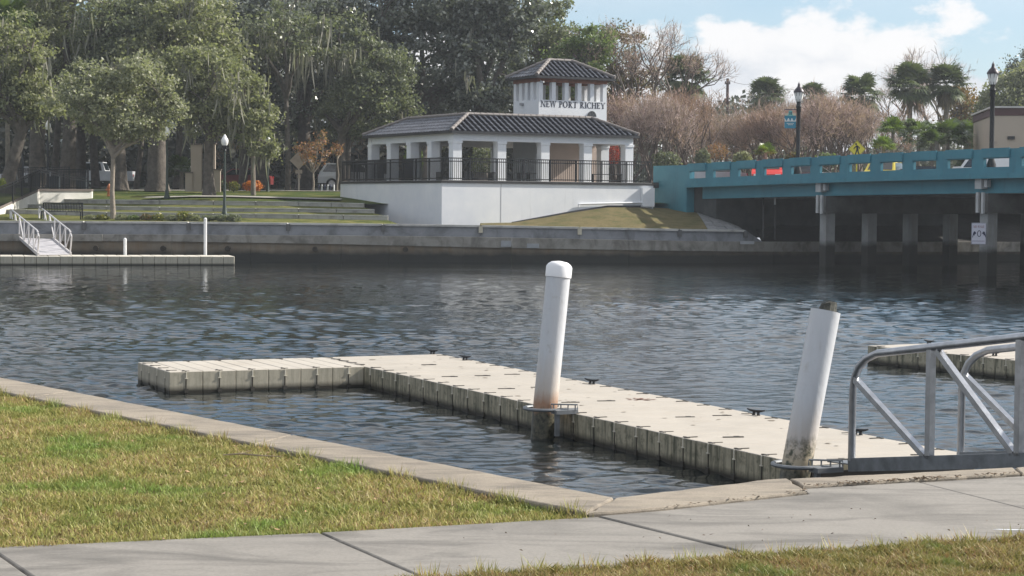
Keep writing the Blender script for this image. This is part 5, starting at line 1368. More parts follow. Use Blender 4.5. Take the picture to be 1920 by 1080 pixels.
for (p, q) in ((ga, gb), (ga2, gb2)):
    MB().bar(p, q, .08, .14).build('bottom_chord', alu_far, fg, world=True)
    MB().tube([p + up * .0, p + up * (RHF - .12) - (q - p) * .02, p + up * RHF + (q - p) * .04, lerp(p, q, .96) + up * RHF, lerp(p, q, 1.02) + up * (RHF * .8), lerp(p, q, 1.0) + up * .4, lerp(p, q, .97)], .035, 6).build('handrail', alu_far, fg, world=True, smooth=True)
    for k in range(1, 6): w = lerp(p, q, k / 6); MB().bar(w, w + up * RHF, .05).build('post', alu_far, fg, world=True)
    for k in range(6):
        w, w2 = lerp(p, q, k / 6), lerp(p, q, (k + 1) / 6)
        (MB().bar(w + up * RHF, w2, .05) if k < 3 else MB().bar(w, w2 + up * RHF, .04)).build('brace', alu_far, fg, world=True)
for k in range(12):
    a, b = lerp(ga, gb, k / 12 + .004), lerp(ga, gb, (k + 1) / 12 - .004); c, d = lerp(ga2, gb2, (k + 1) / 12 - .004), lerp(ga2, gb2, k / 12 + .004)
    MB().plate([a, b, c, d], (0, 0, -.04)).build('deck_plate', mat('ramp_grey', (.40, .39, .41), .6), fg, world=True)
for px_, yt, l_ in ((385, 408, 'tall thin white post at the far dock'), (234.5, 446, 'short thin white post at the far dock')):
    q = G(px_, 484, .3); q.y += 1.4; q.x = xat(px_, q.y); zt = zat(px_, yt, q.y)
    o = MB().lathe([(.075, -1), (.075, zt - .05), (.03, zt)], n=10).build('dock_post', mat('white_paint', (.7, .7, .7)), smooth=True); o.location = (q.x, q.y, 0); tag(o, l_, 'post')

# ------------------------------------------------------------ vegetation
def leaf_quads(c, size, up_bias=.3, aspect=.55, rs=rng):
    n = len(c)
    nrm = rs.normal(size=(n, 3)); nrm[:, 2] += up_bias * 2; nrm /= np.linalg.norm(nrm, axis=1)[:, None]
    t_ = rs.normal(size=(n, 3)); t_ -= nrm * (t_ * nrm).sum(1)[:, None]; t_ /= np.linalg.norm(t_, axis=1)[:, None]
    b = np.cross(nrm, t_); s = (size * rs.uniform(.6, 1.35, n))[:, None]
    v = np.stack([c - t_ * s, c + b * s * aspect, c + t_ * s, c - b * s * aspect], 1).reshape(-1, 3)
    f = np.arange(4 * n).reshape(n, 4)
    return v, f
def clumps(ells, n, rs, shell=.35):
    """clump centres spread in ellipsoids, denser towards the surface"""
    w = np.array([e[3] * e[4] * e[5] for e in ells]) ** .67; w /= w.sum(); out = []
    ks = rs.choice(len(ells), n, p=w)
    for k in ks:
        e = ells[k]; d = rs.normal(size=3); d /= np.linalg.norm(d); r = rs.uniform(shell, 1) ** .5 * rs.uniform(.78, 1.2)
        out.append([e[0] + d[0] * r * e[3], e[1] + d[1] * r * e[4], e[2] + d[2] * r * e[5]])
    return np.array(out)
def ribbons(starts, length, width, rs, sway=.15):
    """hanging strands: four-point tapering ribbons"""
    n = len(starts); L = length * rs.uniform(.3, 1.2, n); a = rs.uniform(0, np.pi, n); wx, wy = np.cos(a) * width / 2, np.sin(a) * width / 2
    V = []; 
    sx, sy = rs.normal(0, sway, n) * L, rs.normal(0, sway, n) * L
    for k, (f_, wf) in enumerate(((0, .7), (.35, 1), (.7, .7), (1, .1))):
        ox, oy = sx * f_ ** 1.5 * .5, sy * f_ ** 1.5 * .5
        V.append(np.stack([starts[:, 0] + ox - wx * wf, starts[:, 1] + oy - wy * wf, starts[:, 2] - L * f_], 1)); V.append(np.stack([starts[:, 0] + ox + wx * wf, starts[:, 1] + oy + wy * wf, starts[:, 2] - L * f_], 1))
    V = np.stack(V, 1).reshape(-1, 3); b0 = np.arange(n)[:, None] * 8
    F = np.concatenate([b0 + np.array([[0, 1, 3, 2]]), b0 + np.array([[2, 3, 5, 4]]), b0 + np.array([[4, 5, 7, 6]])])
    return V, F
def limb_path(a, b, r, sag=.12, n=5):
    a, b = Vector(a), Vector(b); L = (b - a).length; pts = []
    off = Vector((r.uniform(-1, 1), r.uniform(-1, 1), r.uniform(-.2, .8))) * L * sag
    for i in range(n + 1):
        t_ = i / n; pts.append(lerp(a, b, t_) + off * math.sin(math.pi * t_) + Vector((r.gauss(0, .02), r.gauss(0, .02), r.gauss(0, .02))) * L)
    pts[0] = a; pts[-1] = b; return pts
def tree(name, label, x, y, z, ells, trunk_r, fork, nclump, nleaf, lsize, lm, bm=bark, moss=0, moss_len=1.6, seed=1, group='broad trees of the riverside park', clr=.75, lean=(0, 0), limbs=9, cat='tree', up=.3, flat=.6, shell=.35):
    """ells: ellipsoids relative to the base"""
    rs = np.random.default_rng(seed); r = random.Random(seed)
    o = empty(name, (x, y, z), 0, label, cat, group)
    cl = clumps(ells, nclump, rs, shell)
    top = Vector((lean[0], lean[1], fork))
    mb = MB(); tp = [Vector((0, 0, -.3)), Vector((lean[0] * .05, lean[1] * .05, .25)), Vector((lean[0] * .35, lean[1] * .3, fork * .4)) + Vector((r.uniform(-.1, .1), 0, 0)), Vector((lean[0] * .75, lean[1] * .7, fork * .75)), top]
    mb.tube(tp, [trunk_r * 1.45, trunk_r * 1.12, trunk_r * .95, trunk_r * .85, trunk_r * .78], 12)
    mb.build('trunk', bm, o, smooth=True)
    lb = MB(); idx = list(range(len(cl))); r.shuffle(idx); main = idx[:limbs]; paths = []
    for k in main:
        p = limb_path(top - Vector((lean[0], lean[1], fork)) * r.uniform(0, .15), cl[k], r, .14, 6); paths.append(p)
        L = len(p); lb.tube(p, [trunk_r * .62 * (1 - i / (L - 1)) ** .9 + .02 for i in range(L)], 7, False)
    for k in idx[limbs:limbs + min(len(cl) - limbs, limbs * 7)]:
        best = min(((q - Vector(cl[k])).length, q) for p in paths for q in p[1:] ); lb.tube(limb_path(best[1], cl[k], r, .12, 3), [trunk_r * .2, trunk_r * .14, trunk_r * .08, .012], 4, False)
    lb.build('limbs', bm, o, smooth=True)
    per = max(1, nleaf // len(cl)); cr = clr * rs.uniform(.35, 1.15, len(cl))
    c = np.repeat(cl, per, 0) + rs.normal(size=(len(cl) * per, 3)) * np.repeat(cr, per)[:, None] * np.array([.5, .5, .5 * flat])
    v, f = leaf_quads(c, lsize, up, rs=rs)
    link_mesh('crown', np_mesh('crown', v, f), lm, o)
    moss = int(moss * .6)
    if moss:
        k = rs.choice(len(cl), moss); st_ = np.repeat(cl[k], 9, 0) + rs.normal(size=(moss * 9, 3)) * np.array([.34, .34, .3])
        st_[:, 2] -= .2
        v, f = ribbons(st_, moss_len * .62, .11, rs, .3); link_mesh('hanging_moss', np_mesh('hanging_moss', v, f), moss_m, o, kind='stuff')
    return o
def wz(y): return park_z(0, y)
def tr(px, Y, base_y=None): return xat(px, Y), Y, (zat(px, base_y, Y) if base_y else wz(Y) - .1)
def ell(px0, x0_, py, Y, dy, wpx, hpx, dp_, z0_):     # ellipsoid from its place in the photograph
    return (xat(px0, Y) - x0_, dy, zat(px0, py, Y) - z0_, wpx / 3700 * Y, dp_, hpx / 3700 * Y)
def T(px, Y, by, els, *a, **k):
    x, y, z = tr(px, Y, by)
    E_ = [ell(e[0], x, e[1], Y + (e[4] if len(e) > 4 else 0), (e[4] if len(e) > 4 else 0), e[2], e[3], e[5] if len(e) > 5 else e[2] / 3700 * Y * .8, z) for e in els]
    return tree(a[0], a[1], x, y, z, E_, *a[2:], **k)
# slim pale-trunked tree in the planting strip
T(212, 97.4, 412, [(215, 190, 105, 68), (260, 150, 66, 44), (165, 165, 58, 48), (310, 215, 40, 44), (230, 235, 80, 30)], 'shade_tree', 'slim pale-trunked tree with grey-green crown in the planting strip', .125, 3.6, 210, 21000, .088, leaf_sage, bark_pale, 0, seed=3, limbs=10, clr=.62)
# mossy oaks
T(392, 108, 356, [(430, 160, 75, 60), (360, 140, 65, 55), (470, 215, 45, 45), (400, 210, 60, 40), (490, 280, 28, 20)], 'live_oak', 'spreading live oak with moss hanging around the tan monument pillars', .28, 3.2, 190, 19000, .10, leaf_olive, bark, 60, 2.3, 4, clr=.7, limbs=11)
T(12, 106, 352, [(10, 90, 80, 60), (60, 180, 55, 50), (-40, 170, 60, 70), (30, 205, 60, 18)], 'live_oak', 'leaning live oak with pale olive crown at the left edge', .36, 3.3, 170, 17000, .11, leaf_olive, bark, 26, 1.8, 5, lean=(.9, 0), clr=.8)
T(125, 119, 350, [(150, 30, 120, 80), (250, 60, 100, 70), (90, 130, 60, 40), (330, 20, 90, 60)], 'live_oak', 'tallest mossy live oak with a dark forked trunk behind the lamp', .45, 6.5, 210, 21000, .12, leaf_olive, bark, 60, 2.6, 6, lean=(.3, 0), clr=.95)
T(295, 116, 349, [(300, 120, 90, 60), (360, 60, 90, 70), (400, 130, 70, 60)], 'live_oak', 'live oak with flared thick trunk on the sunlit lawn', .55, 5.2, 170, 17000, .12, leaf_olive, bark, 46, 2.4, 7, clr=.9)
T(224, 117, 347, [(215, 60, 80, 60), (200, 130, 70, 40)], 'live_oak', 'dark live oak trunk directly right of the pale slim tree', .42, 5.5, 110, 11000, .12, leaf_mid, bark, 26, 2.2, 8, clr=.9)
T(70, 121, 352, [(40, 40, 110, 70), (-20, 110, 80, 60)], 'live_oak', 'thick dark oak trunk behind the leftmost park fence', .5, 5.5, 130, 13000, .12, leaf_mid, bark, 40, 2.2, 9, clr=.95)
T(150, 128, 350, [(140, 110, 90, 50), (180, 180, 80, 40)], 'live_oak', 'dim mossy oak standing behind the parked white pickup', .4, 5, 100, 10000, .12, leaf_mid, bark, 60, 2.6, 10, clr=.9)
# dark tall trees of the middle
T(490, 128, 352, [(480, 110, 100, 110), (540, 30, 110, 80), (430, 30, 80, 70), (520, 220, 60, 60, 6)], 'laurel_oak', 'tall blue-green tree rising right behind the mossy oak', .45, 5, 230, 22000, .155, leaf_dark, bark, 50, 2.8, 11, clr=1.0)
T(570, 133, 352, [(620, 90, 110, 110), (650, 0, 120, 80), (580, 190, 90, 70, 5)], 'laurel_oak', 'dark tree behind the small orange tree and diamond sign', .5, 5, 230, 22000, .155, leaf_dark, bark, 60, 2.8, 12, clr=1.0)
T(640, 124, 352, [(700, 190, 85, 70), (720, 130, 60, 45), (650, 215, 50, 50, 3)], 'holly_tree', 'rounder grey-green tree rising just behind the pavilion roof left end', .32, 3.6, 170, 20000, .10, leaf_mid, bark, 6, 1.8, 13, clr=.75)
T(790, 131, 352, [(800, 100, 120, 110), (820, 10, 130, 80), (760, 200, 80, 60, 3)], 'laurel_oak', 'massive glinting dark tree over the middle of the pavilion', .5, 5, 260, 26000, .155, leaf_dark, bark, 20, 2.6, 14, clr=1.0)
T(900, 130, 352, [(900, 100, 80, 110), (930, 20, 90, 60), (890, 190, 60, 50)], 'laurel_oak', 'dark glinting tree just left of the tower', .45, 5, 200, 21000, .155, leaf_dark, bark, 14, 2.4, 15, clr=.95)
T(1010, 136, 352, [(1000, 90, 70, 90), (1040, 50, 50, 60), (980, 170, 70, 60)], 'laurel_oak', 'green tree rising directly behind the tower roof', .4, 5, 180, 20000, .12, leaf_mid, bark, 6, 2, 16, clr=.9)
T(1090, 130, 352, [(1090, 120, 55, 65), (1110, 80, 40, 40), (1060, 170, 50, 40)], 'shade_tree', 'brighter green round tree right behind the tower corner', .3, 4, 140, 16000, .10, leaf_green, bark, 4, 1.5, 17, clr=.7)
T(1165, 138, 352, [(1160, 90, 45, 50), (1190, 140, 45, 40), (1150, 170, 50, 40)], 'autumn_tree', 'thin rust-tinged tree between the tower and the bare branches', .3, 4, 120, 6500, .10, leaf_rust, bark, 10, 1.8, 18, clr=.8, limbs=14)
# small orange trees, orange patch
T(587, 119.5, 364, [(590, 285, 32, 24), (570, 278, 22, 14), (602, 255, 14, 14)], 'young_tree', 'young orange-leaved tree beside the diamond sign', .06, 1.5, 60, 950, .075, leaf_orange, bark_pale, 0, seed=19, limbs=10, clr=.4, group='small autumn trees')
T(632, 121, 356, [(634, 278, 10, 12)], 'young_tree', 'thin sapling with a few orange leaves near the podium end', .045, 2.2, 18, 260, .07, leaf_orange, bark_pale, 0, seed=20, limbs=5, clr=.3, group='small autumn trees')
T(75, 140, 352, [(75, 140, 20, 26)], 'young_tree', 'bright orange tree showing between the left oaks', .12, 3.5, 50, 2600, .10, leaf_orange, bark, 0, seed=21, clr=.6, group='small autumn trees')
# right side trees
T(1820, 165, None, [(1815, 215, 45, 45), (1790, 190, 30, 30), (1840, 240, 30, 30)], 'autumn_tree', 'orange-brown autumn tree left of the right lamp', .3, 3, 120, 6500, .13, leafm('leaf_amber', (.26, .13, .04), (.20, .15, .05), .35, .6), bark, 0, seed=22, clr=1.0, limbs=12, group='trees beyond the bridge')
T(1885, 160, None, [(1890, 185, 55, 50), (1860, 215, 40, 35), (1925, 160, 40, 40)], 'shade_tree', 'olive round tree behind the tan building at right', .35, 3.5, 150, 15000, .13, leaf_olive, bark, 0, seed=23, clr=1.0, group='trees beyond the bridge')
T(1925, 175, None, [(1930, 130, 40, 28), (1900, 140, 22, 10), (1945, 100, 30, 20)], 'pine_tree', 'dark pine crown poking in at the top right', .3, 9, 60, 7000, .12, leaf_dark, bark, 0, seed=24, clr=.9, group='trees beyond the bridge')
# bare trees
def bare_mesh(seed, H_, stems, levels, spread, twig, fine=0, r0=.07):
    r = random.Random(seed); wood = MB(); tips = []
    def grow(p, d, L, rad, lv):
        q = p; pts = [p]; dd_ = d.copy()
        for k in range(3):
            dd_ = (dd_ + Vector((r.gauss(0, .13), r.gauss(0, .13), r.gauss(.03, .08)))).normalized(); q = q + dd_ * L / 3; pts.append(q)
        wood.tube(pts, [rad, rad * .88, rad * .76, rad * .62], 5 if rad > .03 else 3, False)
        if lv == 0: tips.append((q, dd_)); return
        n = 2 if r.random() < .55 else 3
        for k in range(n):
            s_ = spread * r.uniform(.6, 1.3); a = r.uniform(0, 6.283); ax = dd_.orthogonal().normalized(); ax.rotate(Matrix.Rotation(a, 3, dd_))
            nd = (dd_ + ax * s_ + Vector((0, 0, .10))).normalized(); grow(q if k < 2 else lerp(pts[1], q, .6), nd, L * r.uniform(.68, .85), rad * .62, lv - 1)
    for k in range(stems):
        a = 6.283 * k / stems + r.uniform(-.3, .3); d = Vector((math.cos(a) * .32, math.sin(a) * .32, 1)).normalized() if stems > 1 else Vector((r.gauss(0, .1), r.gauss(0, .1), 1)).normalized()
        grow(Vector((math.cos(a) * .12, math.sin(a) * .12, 0)), d, H_ * .30, r0 * r.uniform(.8, 1.2), levels)
    wm = wood.mesh('limbs', False)
    zmax = max(v[2] for v in wood.v); k_ = H_ / zmax
    for v in wm.vertices: v.co *= k_
    if not fine: return wm, None
    rs = np.random.default_rng(seed); tp = np.array([list(t_[0]) for t_ in tips]) * k_; td = np.array([list(t_[1]) for t_ in tips])
    n = fine; i = rs.integers(0, len(tp), n); st_ = tp[i] - td[i] * rs.uniform(0, .9, n)[:, None] + rs.normal(size=(n, 3)) * .16
    d = td[i] * .6 + rs.normal(size=(n, 3)) * .5 + np.array([0, 0, .35]); d /= np.linalg.norm(d, axis=1)[:, None]; L = twig * rs.uniform(.4, 1.3, n)[:, None]
    side = np.cross(d, rs.normal(size=(n, 3))); side /= np.linalg.norm(side, axis=1)[:, None]; w = .012
    V = np.stack([st_ - side * w, st_ + side * w, st_ + d * L], 1).reshape(-1, 3); F = np.arange(3 * n).reshape(n, 3)
    return wm, np_mesh('twigs', V, F)
crape = []
for sd_i in (31, 32, 33):
    wm, tm = bare_mesh(sd_i, 4.6, 5, 5, .42, .36, 5200); wm.materials.append(mat('crape_bark', (.12, .09, .075), .85, 0, .2, 5)); tm.materials.append(twig_pink); tm.materials.clear(); tm.materials.append([twig_pink, leafm('crape_twig_grey', (.27, .195, .185), (.42, .32, .305), .2, .8), leafm('crape_twig_brown', (.25, .165, .135), (.40, .27, .23), .2, .8)][len(crape)]); crape.append((wm, tm))
crape_spots = [(1170, 124, 300, 170, 'leafless pinkish crape myrtle, first right of the pavilion'), (1235, 121, 302, 162, 'leafless crape myrtle with clear fan of stems above the railing end'), (1300, 126, 302, 175, 'leafless crape myrtle between the mound and the utility pole'),
               (1362, 150, 310, 205, 'smaller leafless crape myrtle under the utility pole'), (1415, 134, 305, 205, 'leafless crape myrtle behind the small bright palm'), (1470, 130, 302, 185, 'leafless crape myrtle directly behind the banner lamp'),
               (1530, 128, 302, 180, 'leafless crape myrtle right of the banner lamp'), (1590, 130, 302, 178, 'leafless crape myrtle behind the yellow crossing sign'), (1640, 138, 300, 195, 'leafless crape myrtle just right of the crossing sign'), (1560, 142, 300, 185, 'leafless crape myrtle in the second row behind the sign'), (1500, 144, 300, 190, 'leafless crape myrtle in the second row behind the lamp'), (1265, 136, 300, 172, 'leafless crape myrtle in the back row near the pavilion')]
for i, (px, Y, by, ty, lb) in enumerate(crape_spots):
    z = wz(Y) - .1; H_ = zat(px, ty, Y) - z; o = empty('crape_myrtle', (xat(px, Y), Y, z), i * 1.9, lb, 'tree', 'leafless crape myrtles behind the bridge'); k_ = H_ / 4.6; w_ = (1.25, .95, 1.1, .85, 1.2, 1.0)[i % 6]; o.scale = (k_ * w_, k_ * w_, k_ * (1, .93, 1.04, .96)[i % 4])
    wm, tm = crape[i % 3]; link_mesh('limbs', wm, None, o); link_mesh('twigs', tm, None, o, kind='stuff')
wm, tm = bare_mesh(41, 9, 1, 6, .60, .45, 1500, .20); wm.materials.append(mat('bare_bark', (.13, .11, .095), .9)); tm.materials.append(twig_pink)
for px, Y, ty, lb, lx, hs in ((1215, 131, 45, 'leafless tree with long bare limbs leaning out over the sky', .35, 1.0), (1712, 190, 118, 'bare grey tree top showing behind the left tall palm', 0, .9), (1768, 188, 85, 'bare grey tree top showing above the right tall palm', 0, .9), (1455, 170, 158, 'thin bare tree behind the palm beside the utility pole', 0, 1), (1560, 185, 172, 'faint bare tree left of the round palm', 0, 1), (1330, 160, 205, 'thin bare scrub tree under the utility wires', 0, 1), (1150, 134, 40, 'bare-branched tree above the rust-tinged crown', 0, 1)):
    z = wz(Y); H_ = zat(px, ty, Y) - z; o = empty('bare_tree', (xat(px, Y), Y, z), px * .7, lb, 'tree', 'bare winter trees'); k_ = H_ / 9; o.scale = (k_ * hs, k_ * hs, k_)
    if lx: o.rotation_euler = (0, lx * .6, 1.0)
    link_mesh('limbs', wm, None, o); link_mesh('twigs', tm, None, o, kind='stuff')
# palms
def fan_leaf(V, F, base, d, L, seg, rad, r, droop=.25):
    """petiole and a folded fan of blades"""
    d = d.normalized(); side = d.cross(Vector((0, 0, 1))); side = side.normalized() if side.length > .05 else Vector((1, 0, 0)); nn = side.cross(d).normalized()
    hub = base + d * L; b = len(V); V += [base - side * .02, base + side * .02, hub + side * .012, hub - side * .012]; F.append((b, b + 1, b + 2, b + 3))
    for k in range(seg):
        a = R(-105 + 210 * k / (seg - 1)); bd_ = (d * math.cos(a) + side * math.sin(a)).normalized(); l = rad * (1 - .25 * abs(a) / 1.9) * r.uniform(.85, 1.1)
        tip = hub + bd_ * l + nn * (-.02) + Vector((0, 0, -droop * l * r.uniform(.5, 1.5))); mid = hub + bd_ * l * .55 + nn * .03; w = side.cross(bd_).normalized().cross(bd_).normalized() * (.045 * rad / .8 + .012)
        b = len(V); V += [hub, mid - w, tip, mid + w]; F.append((b, b + 1, b + 2, b + 3))
def palm_crown(seed, n, L, rad, seg=15, skirt=22, low=-.7):
    r = random.Random(seed); V = []; F = []; V2 = []; F2 = []
    for k in range(n):
        a = r.uniform(0, 6.283); el = r.uniform(low, 1.35); d = Vector((math.cos(a) * math.cos(el), math.sin(a) * math.cos(el), math.sin(el)))
        fan_leaf(V, F, Vector((0, 0, 0)), d, L * r.uniform(.6, 1.15), seg, rad * r.uniform(.8, 1.1), r)
    for k in range(skirt):
        a = r.uniform(0, 6.283); d = Vector((math.cos(a) * .45, math.sin(a) * .45, -1)); fan_leaf(V2, F2, Vector((0, 0, -.1)), d, L * .6, 8, rad * .9, r, .5)
    return np_mesh('fronds', [tuple(v) for v in V], F), (np_mesh('dead_fronds', [tuple(v) for v in V2], F2) if skirt else None)
pf_, ps_ = palm_crown(51, 80, 1.25, 1.1); pf_.materials.append(leaf_palm); ps_.materials.append(leaf_palmdead)
for px, cy, Y, sc, lean_, lb in ((1280, 152, 150, 1.15, 0, 'tall cabbage palm crown hanging beside the bare leaning tree'), (1432, 182, 168, .95, .1, 'dark palm head directly right of the second utility pole'), (1520, 183, 175, .75, 0, 'small dark palm head just right of the banner lamp'), (1612, 180, 160, 1.0, 0, 'round green palm head above the crape myrtles'),
                              (1705, 165, 150, 1.05, -.02, 'left of the two tall shaggy palms'), (1770, 160, 151, .95, .06, 'right of the two tall shaggy palms')):
    z = wz(Y); x = xat(px, Y); zc = zat(px, cy, Y); o = empty('cabbage_palm', (x, Y, z), px, lb, 'palm tree', 'tall palms beyond the bridge')
    h = zc - z; MB().tube([(0, 0, -.2), (.1, 0, h * .4), (.05, .1, h * .8), (0, 0, h)], [.26, .2, .19, .24], 10).build('trunk', bark_palm, o, smooth=True)
    f_ = link_mesh('fronds', pf_, None, o); f_.location = (0, 0, h); f_.scale = (sc,) * 3; s_ = link_mesh('dead_fronds', ps_, None, o); s_.location = (0, 0, h); s_.scale = (sc,) * 3
bf_, _n = palm_crown(61, 30, .7, .8, 12, 0, -.1); bf_.materials.append(leaf_bright)
bf2, _n = palm_crown(62, 40, .9, .85, 13, 0, -.2); bf2.materials.append(leaf_pal2)
for px, cy, Y, sc, ms, lb in ((1433, 286, 118, .62, bf_, 'small bright green fan palm left of the banner lamp post'), (1655, 275, 117, .75, bf_, 'bright yellow-green fan palm right of the crossing sign'), (1672, 245, 124, .9, bf_, 'upright yellow-green fan palm behind the bright one'), (1720, 256, 122, .95, bf2, 'mid green palmetto clump left of the van'), (1775, 262, 120, 1.1, bf2, 'silvery green palmetto clump above the white van'),
                             (1815, 258, 124, 1.0, bf2, 'palmetto clump left of the right lamp post'), (1745, 268, 118, .7, bf2, 'low palmetto between the two larger clumps'), (1850, 272, 128, .9, bf2, 'dark palmetto just behind the right lamp post')):
    o = empty('fan_palm', (xat(px, Y), Y, zat(px, cy, Y) - .9), px * .3, lb, 'palm', 'low fan palms behind the parapet'); MB().tube([(0, 0, -.9), (0, 0, .9)], [.12, .1], 7).build('trunk', bark_palm, o)
    f_ = link_mesh('fronds', ms, None, o); f_.location = (0, 0, .8); f_.scale = (sc,) * 3
for px, cy, Y, sc, lb in ((475, 260, 112, .8, 'pale fan palm at the right end of the mossy oak'), (340, 322, 121, .8, 'drooping pale fan palm left of the monument pillars'), (15, 40, 112, 1.1, 'palm head half lost in the top left corner')):
    z = wz(Y); o = empty('fan_palm', (xat(px, Y), Y, z), px * .3, lb, 'palm', 'palms among the left oaks'); h = zat(px, cy, Y) - z
    MB().tube([(0, 0, -.1), (.05, 0, h * .5), (0, 0, h)], [.15, .13, .13], 8).build('trunk', bark_palm, o); f_ = link_mesh('fronds', bf2, None, o); f_.location = (0, 0, h); f_.scale = (sc,) * 3
# shrubs and planting
def shrub(name, label, px, cy, Y, wpx, hpx, n, lm, seed, cat='shrub', group=None, size=.05, base=None):
    rs = np.random.default_rng(seed); w, h = wpx / 3700 * Y, hpx / 3700 * Y; c = rs.normal(size=(n, 3)); c /= np.linalg.norm(c, axis=1)[:, None]; c *= (rs.uniform(.3, 1, n) ** .4)[:, None]
    lump = 1 + .25 * np.sin(c[:, 0] * 7 + seed) * np.cos(c[:, 1] * 6 + c[:, 2] * 5); c = c * lump[:, None] * np.array([w, w * .7, h]); c = c[c[:, 2] > -h * .8]
    v, f = leaf_quads(c, size, .5, rs=rs); q = P(px, cy, Y); o = empty(name, (q.x, q.y, q.z - h), 0, label, cat, group); f_ = link_mesh('foliage', np_mesh('foliage', v, f), lm, o); f_.location = (0, 0, h)
    mb = MB()
    for k in range(5): a = k * 1.26; mb.tube([(0, 0, 0), (math.cos(a) * w * .5, math.sin(a) * w * .4, h)], [.02, .008], 4)
    mb.build('stems', bark, o); return o
shrub('croton_bush', 'large orange croton bush, rightmost by the monument', 474, 349, 115.5, 18, 11, 1500, flower_o, 1, group='orange garden shrubs')
shrub('croton_bush', 'mixed orange and green croton bush, middle of three', 438, 350, 115, 11, 10, 700, flower_y, 2, group='orange garden shrubs')
shrub('croton_bush', 'green bush with red tips next to the monument end wall', 418, 349, 115, 9, 11, 600, leafm('red_green', (.04, .09, .02), (.10, .12, .03), .3, .5, warm=(.5, .06, .02)), 3, group='orange garden shrubs')
shrub('red_shrub', 'small red-leaved shrub glimpsed behind the pavilion right bay', 1150, 290, 116, 13, 22, 900, leafm('red_leaf', (.35, .04, .03), (.25, .05, .03), .35, .5), 4)
shrub('red_shrub', 'rusty red shrub hidden behind the leaning bare stems', 1345, 285, 124, 22, 18, 900, leaf_orange, 5)
shrub('coral_plant', 'coral red ground plant beside the top of the far gangway', 62, 425, 96.4, 30, 9, 900, leafm('coral_leaf', (.34, .11, .07), (.22, .10, .06), .3, .6), 6)
shrub('yellow_shrub', 'yellow-green shrub at the far left behind the fence', 2, 345, 103, 10, 11, 700, leafm('lime_leaf', (.20, .22, .03), (.12, .15, .03), .4, .5), 7)
plist = [(170, 'pale low plant left of the slim tree trunk', leaf_sage), (192, 'yellow-tinged low plant beside the slim tree trunk', flower_y), (228, 'grey-green low plant right of the slim tree trunk', leaf_sage), (250, 'low green plant second right of the slim tree', leaf_green), (274, 'low plant with straw-coloured tips in the strip', leaf_rust), (297, 'yellowish low plant in the middle of the strip', flower_y),
         (322, 'rounded dry-looking low plant in the planting strip', leaf_sage), (343, 'taller yellow-green plant left of the white post', flower_y), (362, 'olive low plant right next to the white post', leaf_olive), (392, 'dark broad-leaved plant left of the lamp foot', leaf_mid), (415, 'dark plant around the lamp foot', leaf_mid), (438, 'dark low plant right of the lamp foot', leaf_mid)]
for i, (px, lb, lm) in enumerate(plist): shrub('border_plant', lb, px, 409 - (3 if px == 343 else 0), 95.9, 13, 6 + (3 if px == 343 else 0) + (i % 3), 420, lm, 70 + i, 'plant', 'low plants along the far seawall', .055)
for i, (px, Y, w, h, lb, lm) in enumerate(((1090, 118, 22, 28, 'green shrub seen through the pavilion centre bay', leaf_green), (775, 122, 18, 30, 'bright green shrub seen through the left bays', leaf_bright), (1250, 120, 26, 16, 'low green hedge behind the railing right end', leaf_mid), (905, 124, 24, 30, 'dark shrub behind the pavilion front columns', leaf_mid), (1392, 119.8, 18, 16, 'olive shrub under the leafless trees left of the small palm', leaf_olive), (1488, 119.8, 16, 14, 'rust-tinged shrub directly behind the banner lamp foot', leaf_rust), (1552, 119.6, 22, 13, 'green shrub between the banner lamp and crossing sign', leaf_green), (1318, 119.9, 14, 20, 'dark green shrub behind the parapet left end', leaf_mid))):
    shrub('shrub', lb, px, 300, Y, w, h, 900, lm, 90 + i, group='shrubs behind the pavilion', size=.09)
# distant wood, closes the horizon
def far_wood():
    rs = np.random.default_rng(77); n = 110000
    x = rs.uniform(-75, 95, n); y = rs.uniform(185, 235, n); hmax = 6.0 + 2.2 * np.sin(x * .11) + 1.6 * np.sin(x * .31 + 1) + 1.0 * np.sin(x * .9)
    hmax = hmax + 11.0 * np.clip((7 - x) / 7, 0, 1) + np.where(x < 0, 1.5 * np.sin(x * .2), 0)
    z = 4 + rs.uniform(0, 1, n) ** .8 * hmax
    v, f = leaf_quads(np.stack([x, y, z], 1), .27, .2, .7, rs)
    link_mesh('far_wood', np_mesh('far_wood', v, f), leafm('leaf_far', (.07, .08, .065), (.12, .13, .10), .15, .7), kind='stuff', label='far belt of mixed woodland along the horizon', cat='woodland')
far_wood()
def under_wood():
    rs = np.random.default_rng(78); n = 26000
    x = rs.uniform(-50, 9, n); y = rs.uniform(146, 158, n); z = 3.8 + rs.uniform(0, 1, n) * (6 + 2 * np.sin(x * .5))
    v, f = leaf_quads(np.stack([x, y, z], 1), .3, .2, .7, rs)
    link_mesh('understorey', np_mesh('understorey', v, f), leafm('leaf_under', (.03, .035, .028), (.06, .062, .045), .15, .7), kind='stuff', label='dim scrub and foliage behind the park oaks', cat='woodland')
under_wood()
# background trunks seen between the oaks
tl = [(40, 'slim dark trunk in the gap beside the leftmost lamp'), (100, 'dark trunk just behind the second lamp from left'), (180, 'pale mossy trunk above the pickup bed'), (255, 'thin trunk between the oak and the flared oak'), (330, 'trunk just right of the flared oak'), (455, 'dark trunk behind the orange shrubs'), (540, 'thick dark trunk left of the diamond sign'), (648, 'leaning dark trunk at the podium left end')]
for i, (px, lb) in enumerate(tl):
    Y = 122 + (i * 3) % 9; x, y, z = tr(px, Y); tree('background_oak', lb, x, y, z, [(0, 0, 9.5, 2.6, 2.2, 1.9)], .17 + .05 * (i % 3), 6.5, 40, 4200, .12, leaf_mid, bark, 30, 3.2, 100 + i, 'slender oaks at the back of the park', .8, (rnd.uniform(-.6, .6), 0), 6)

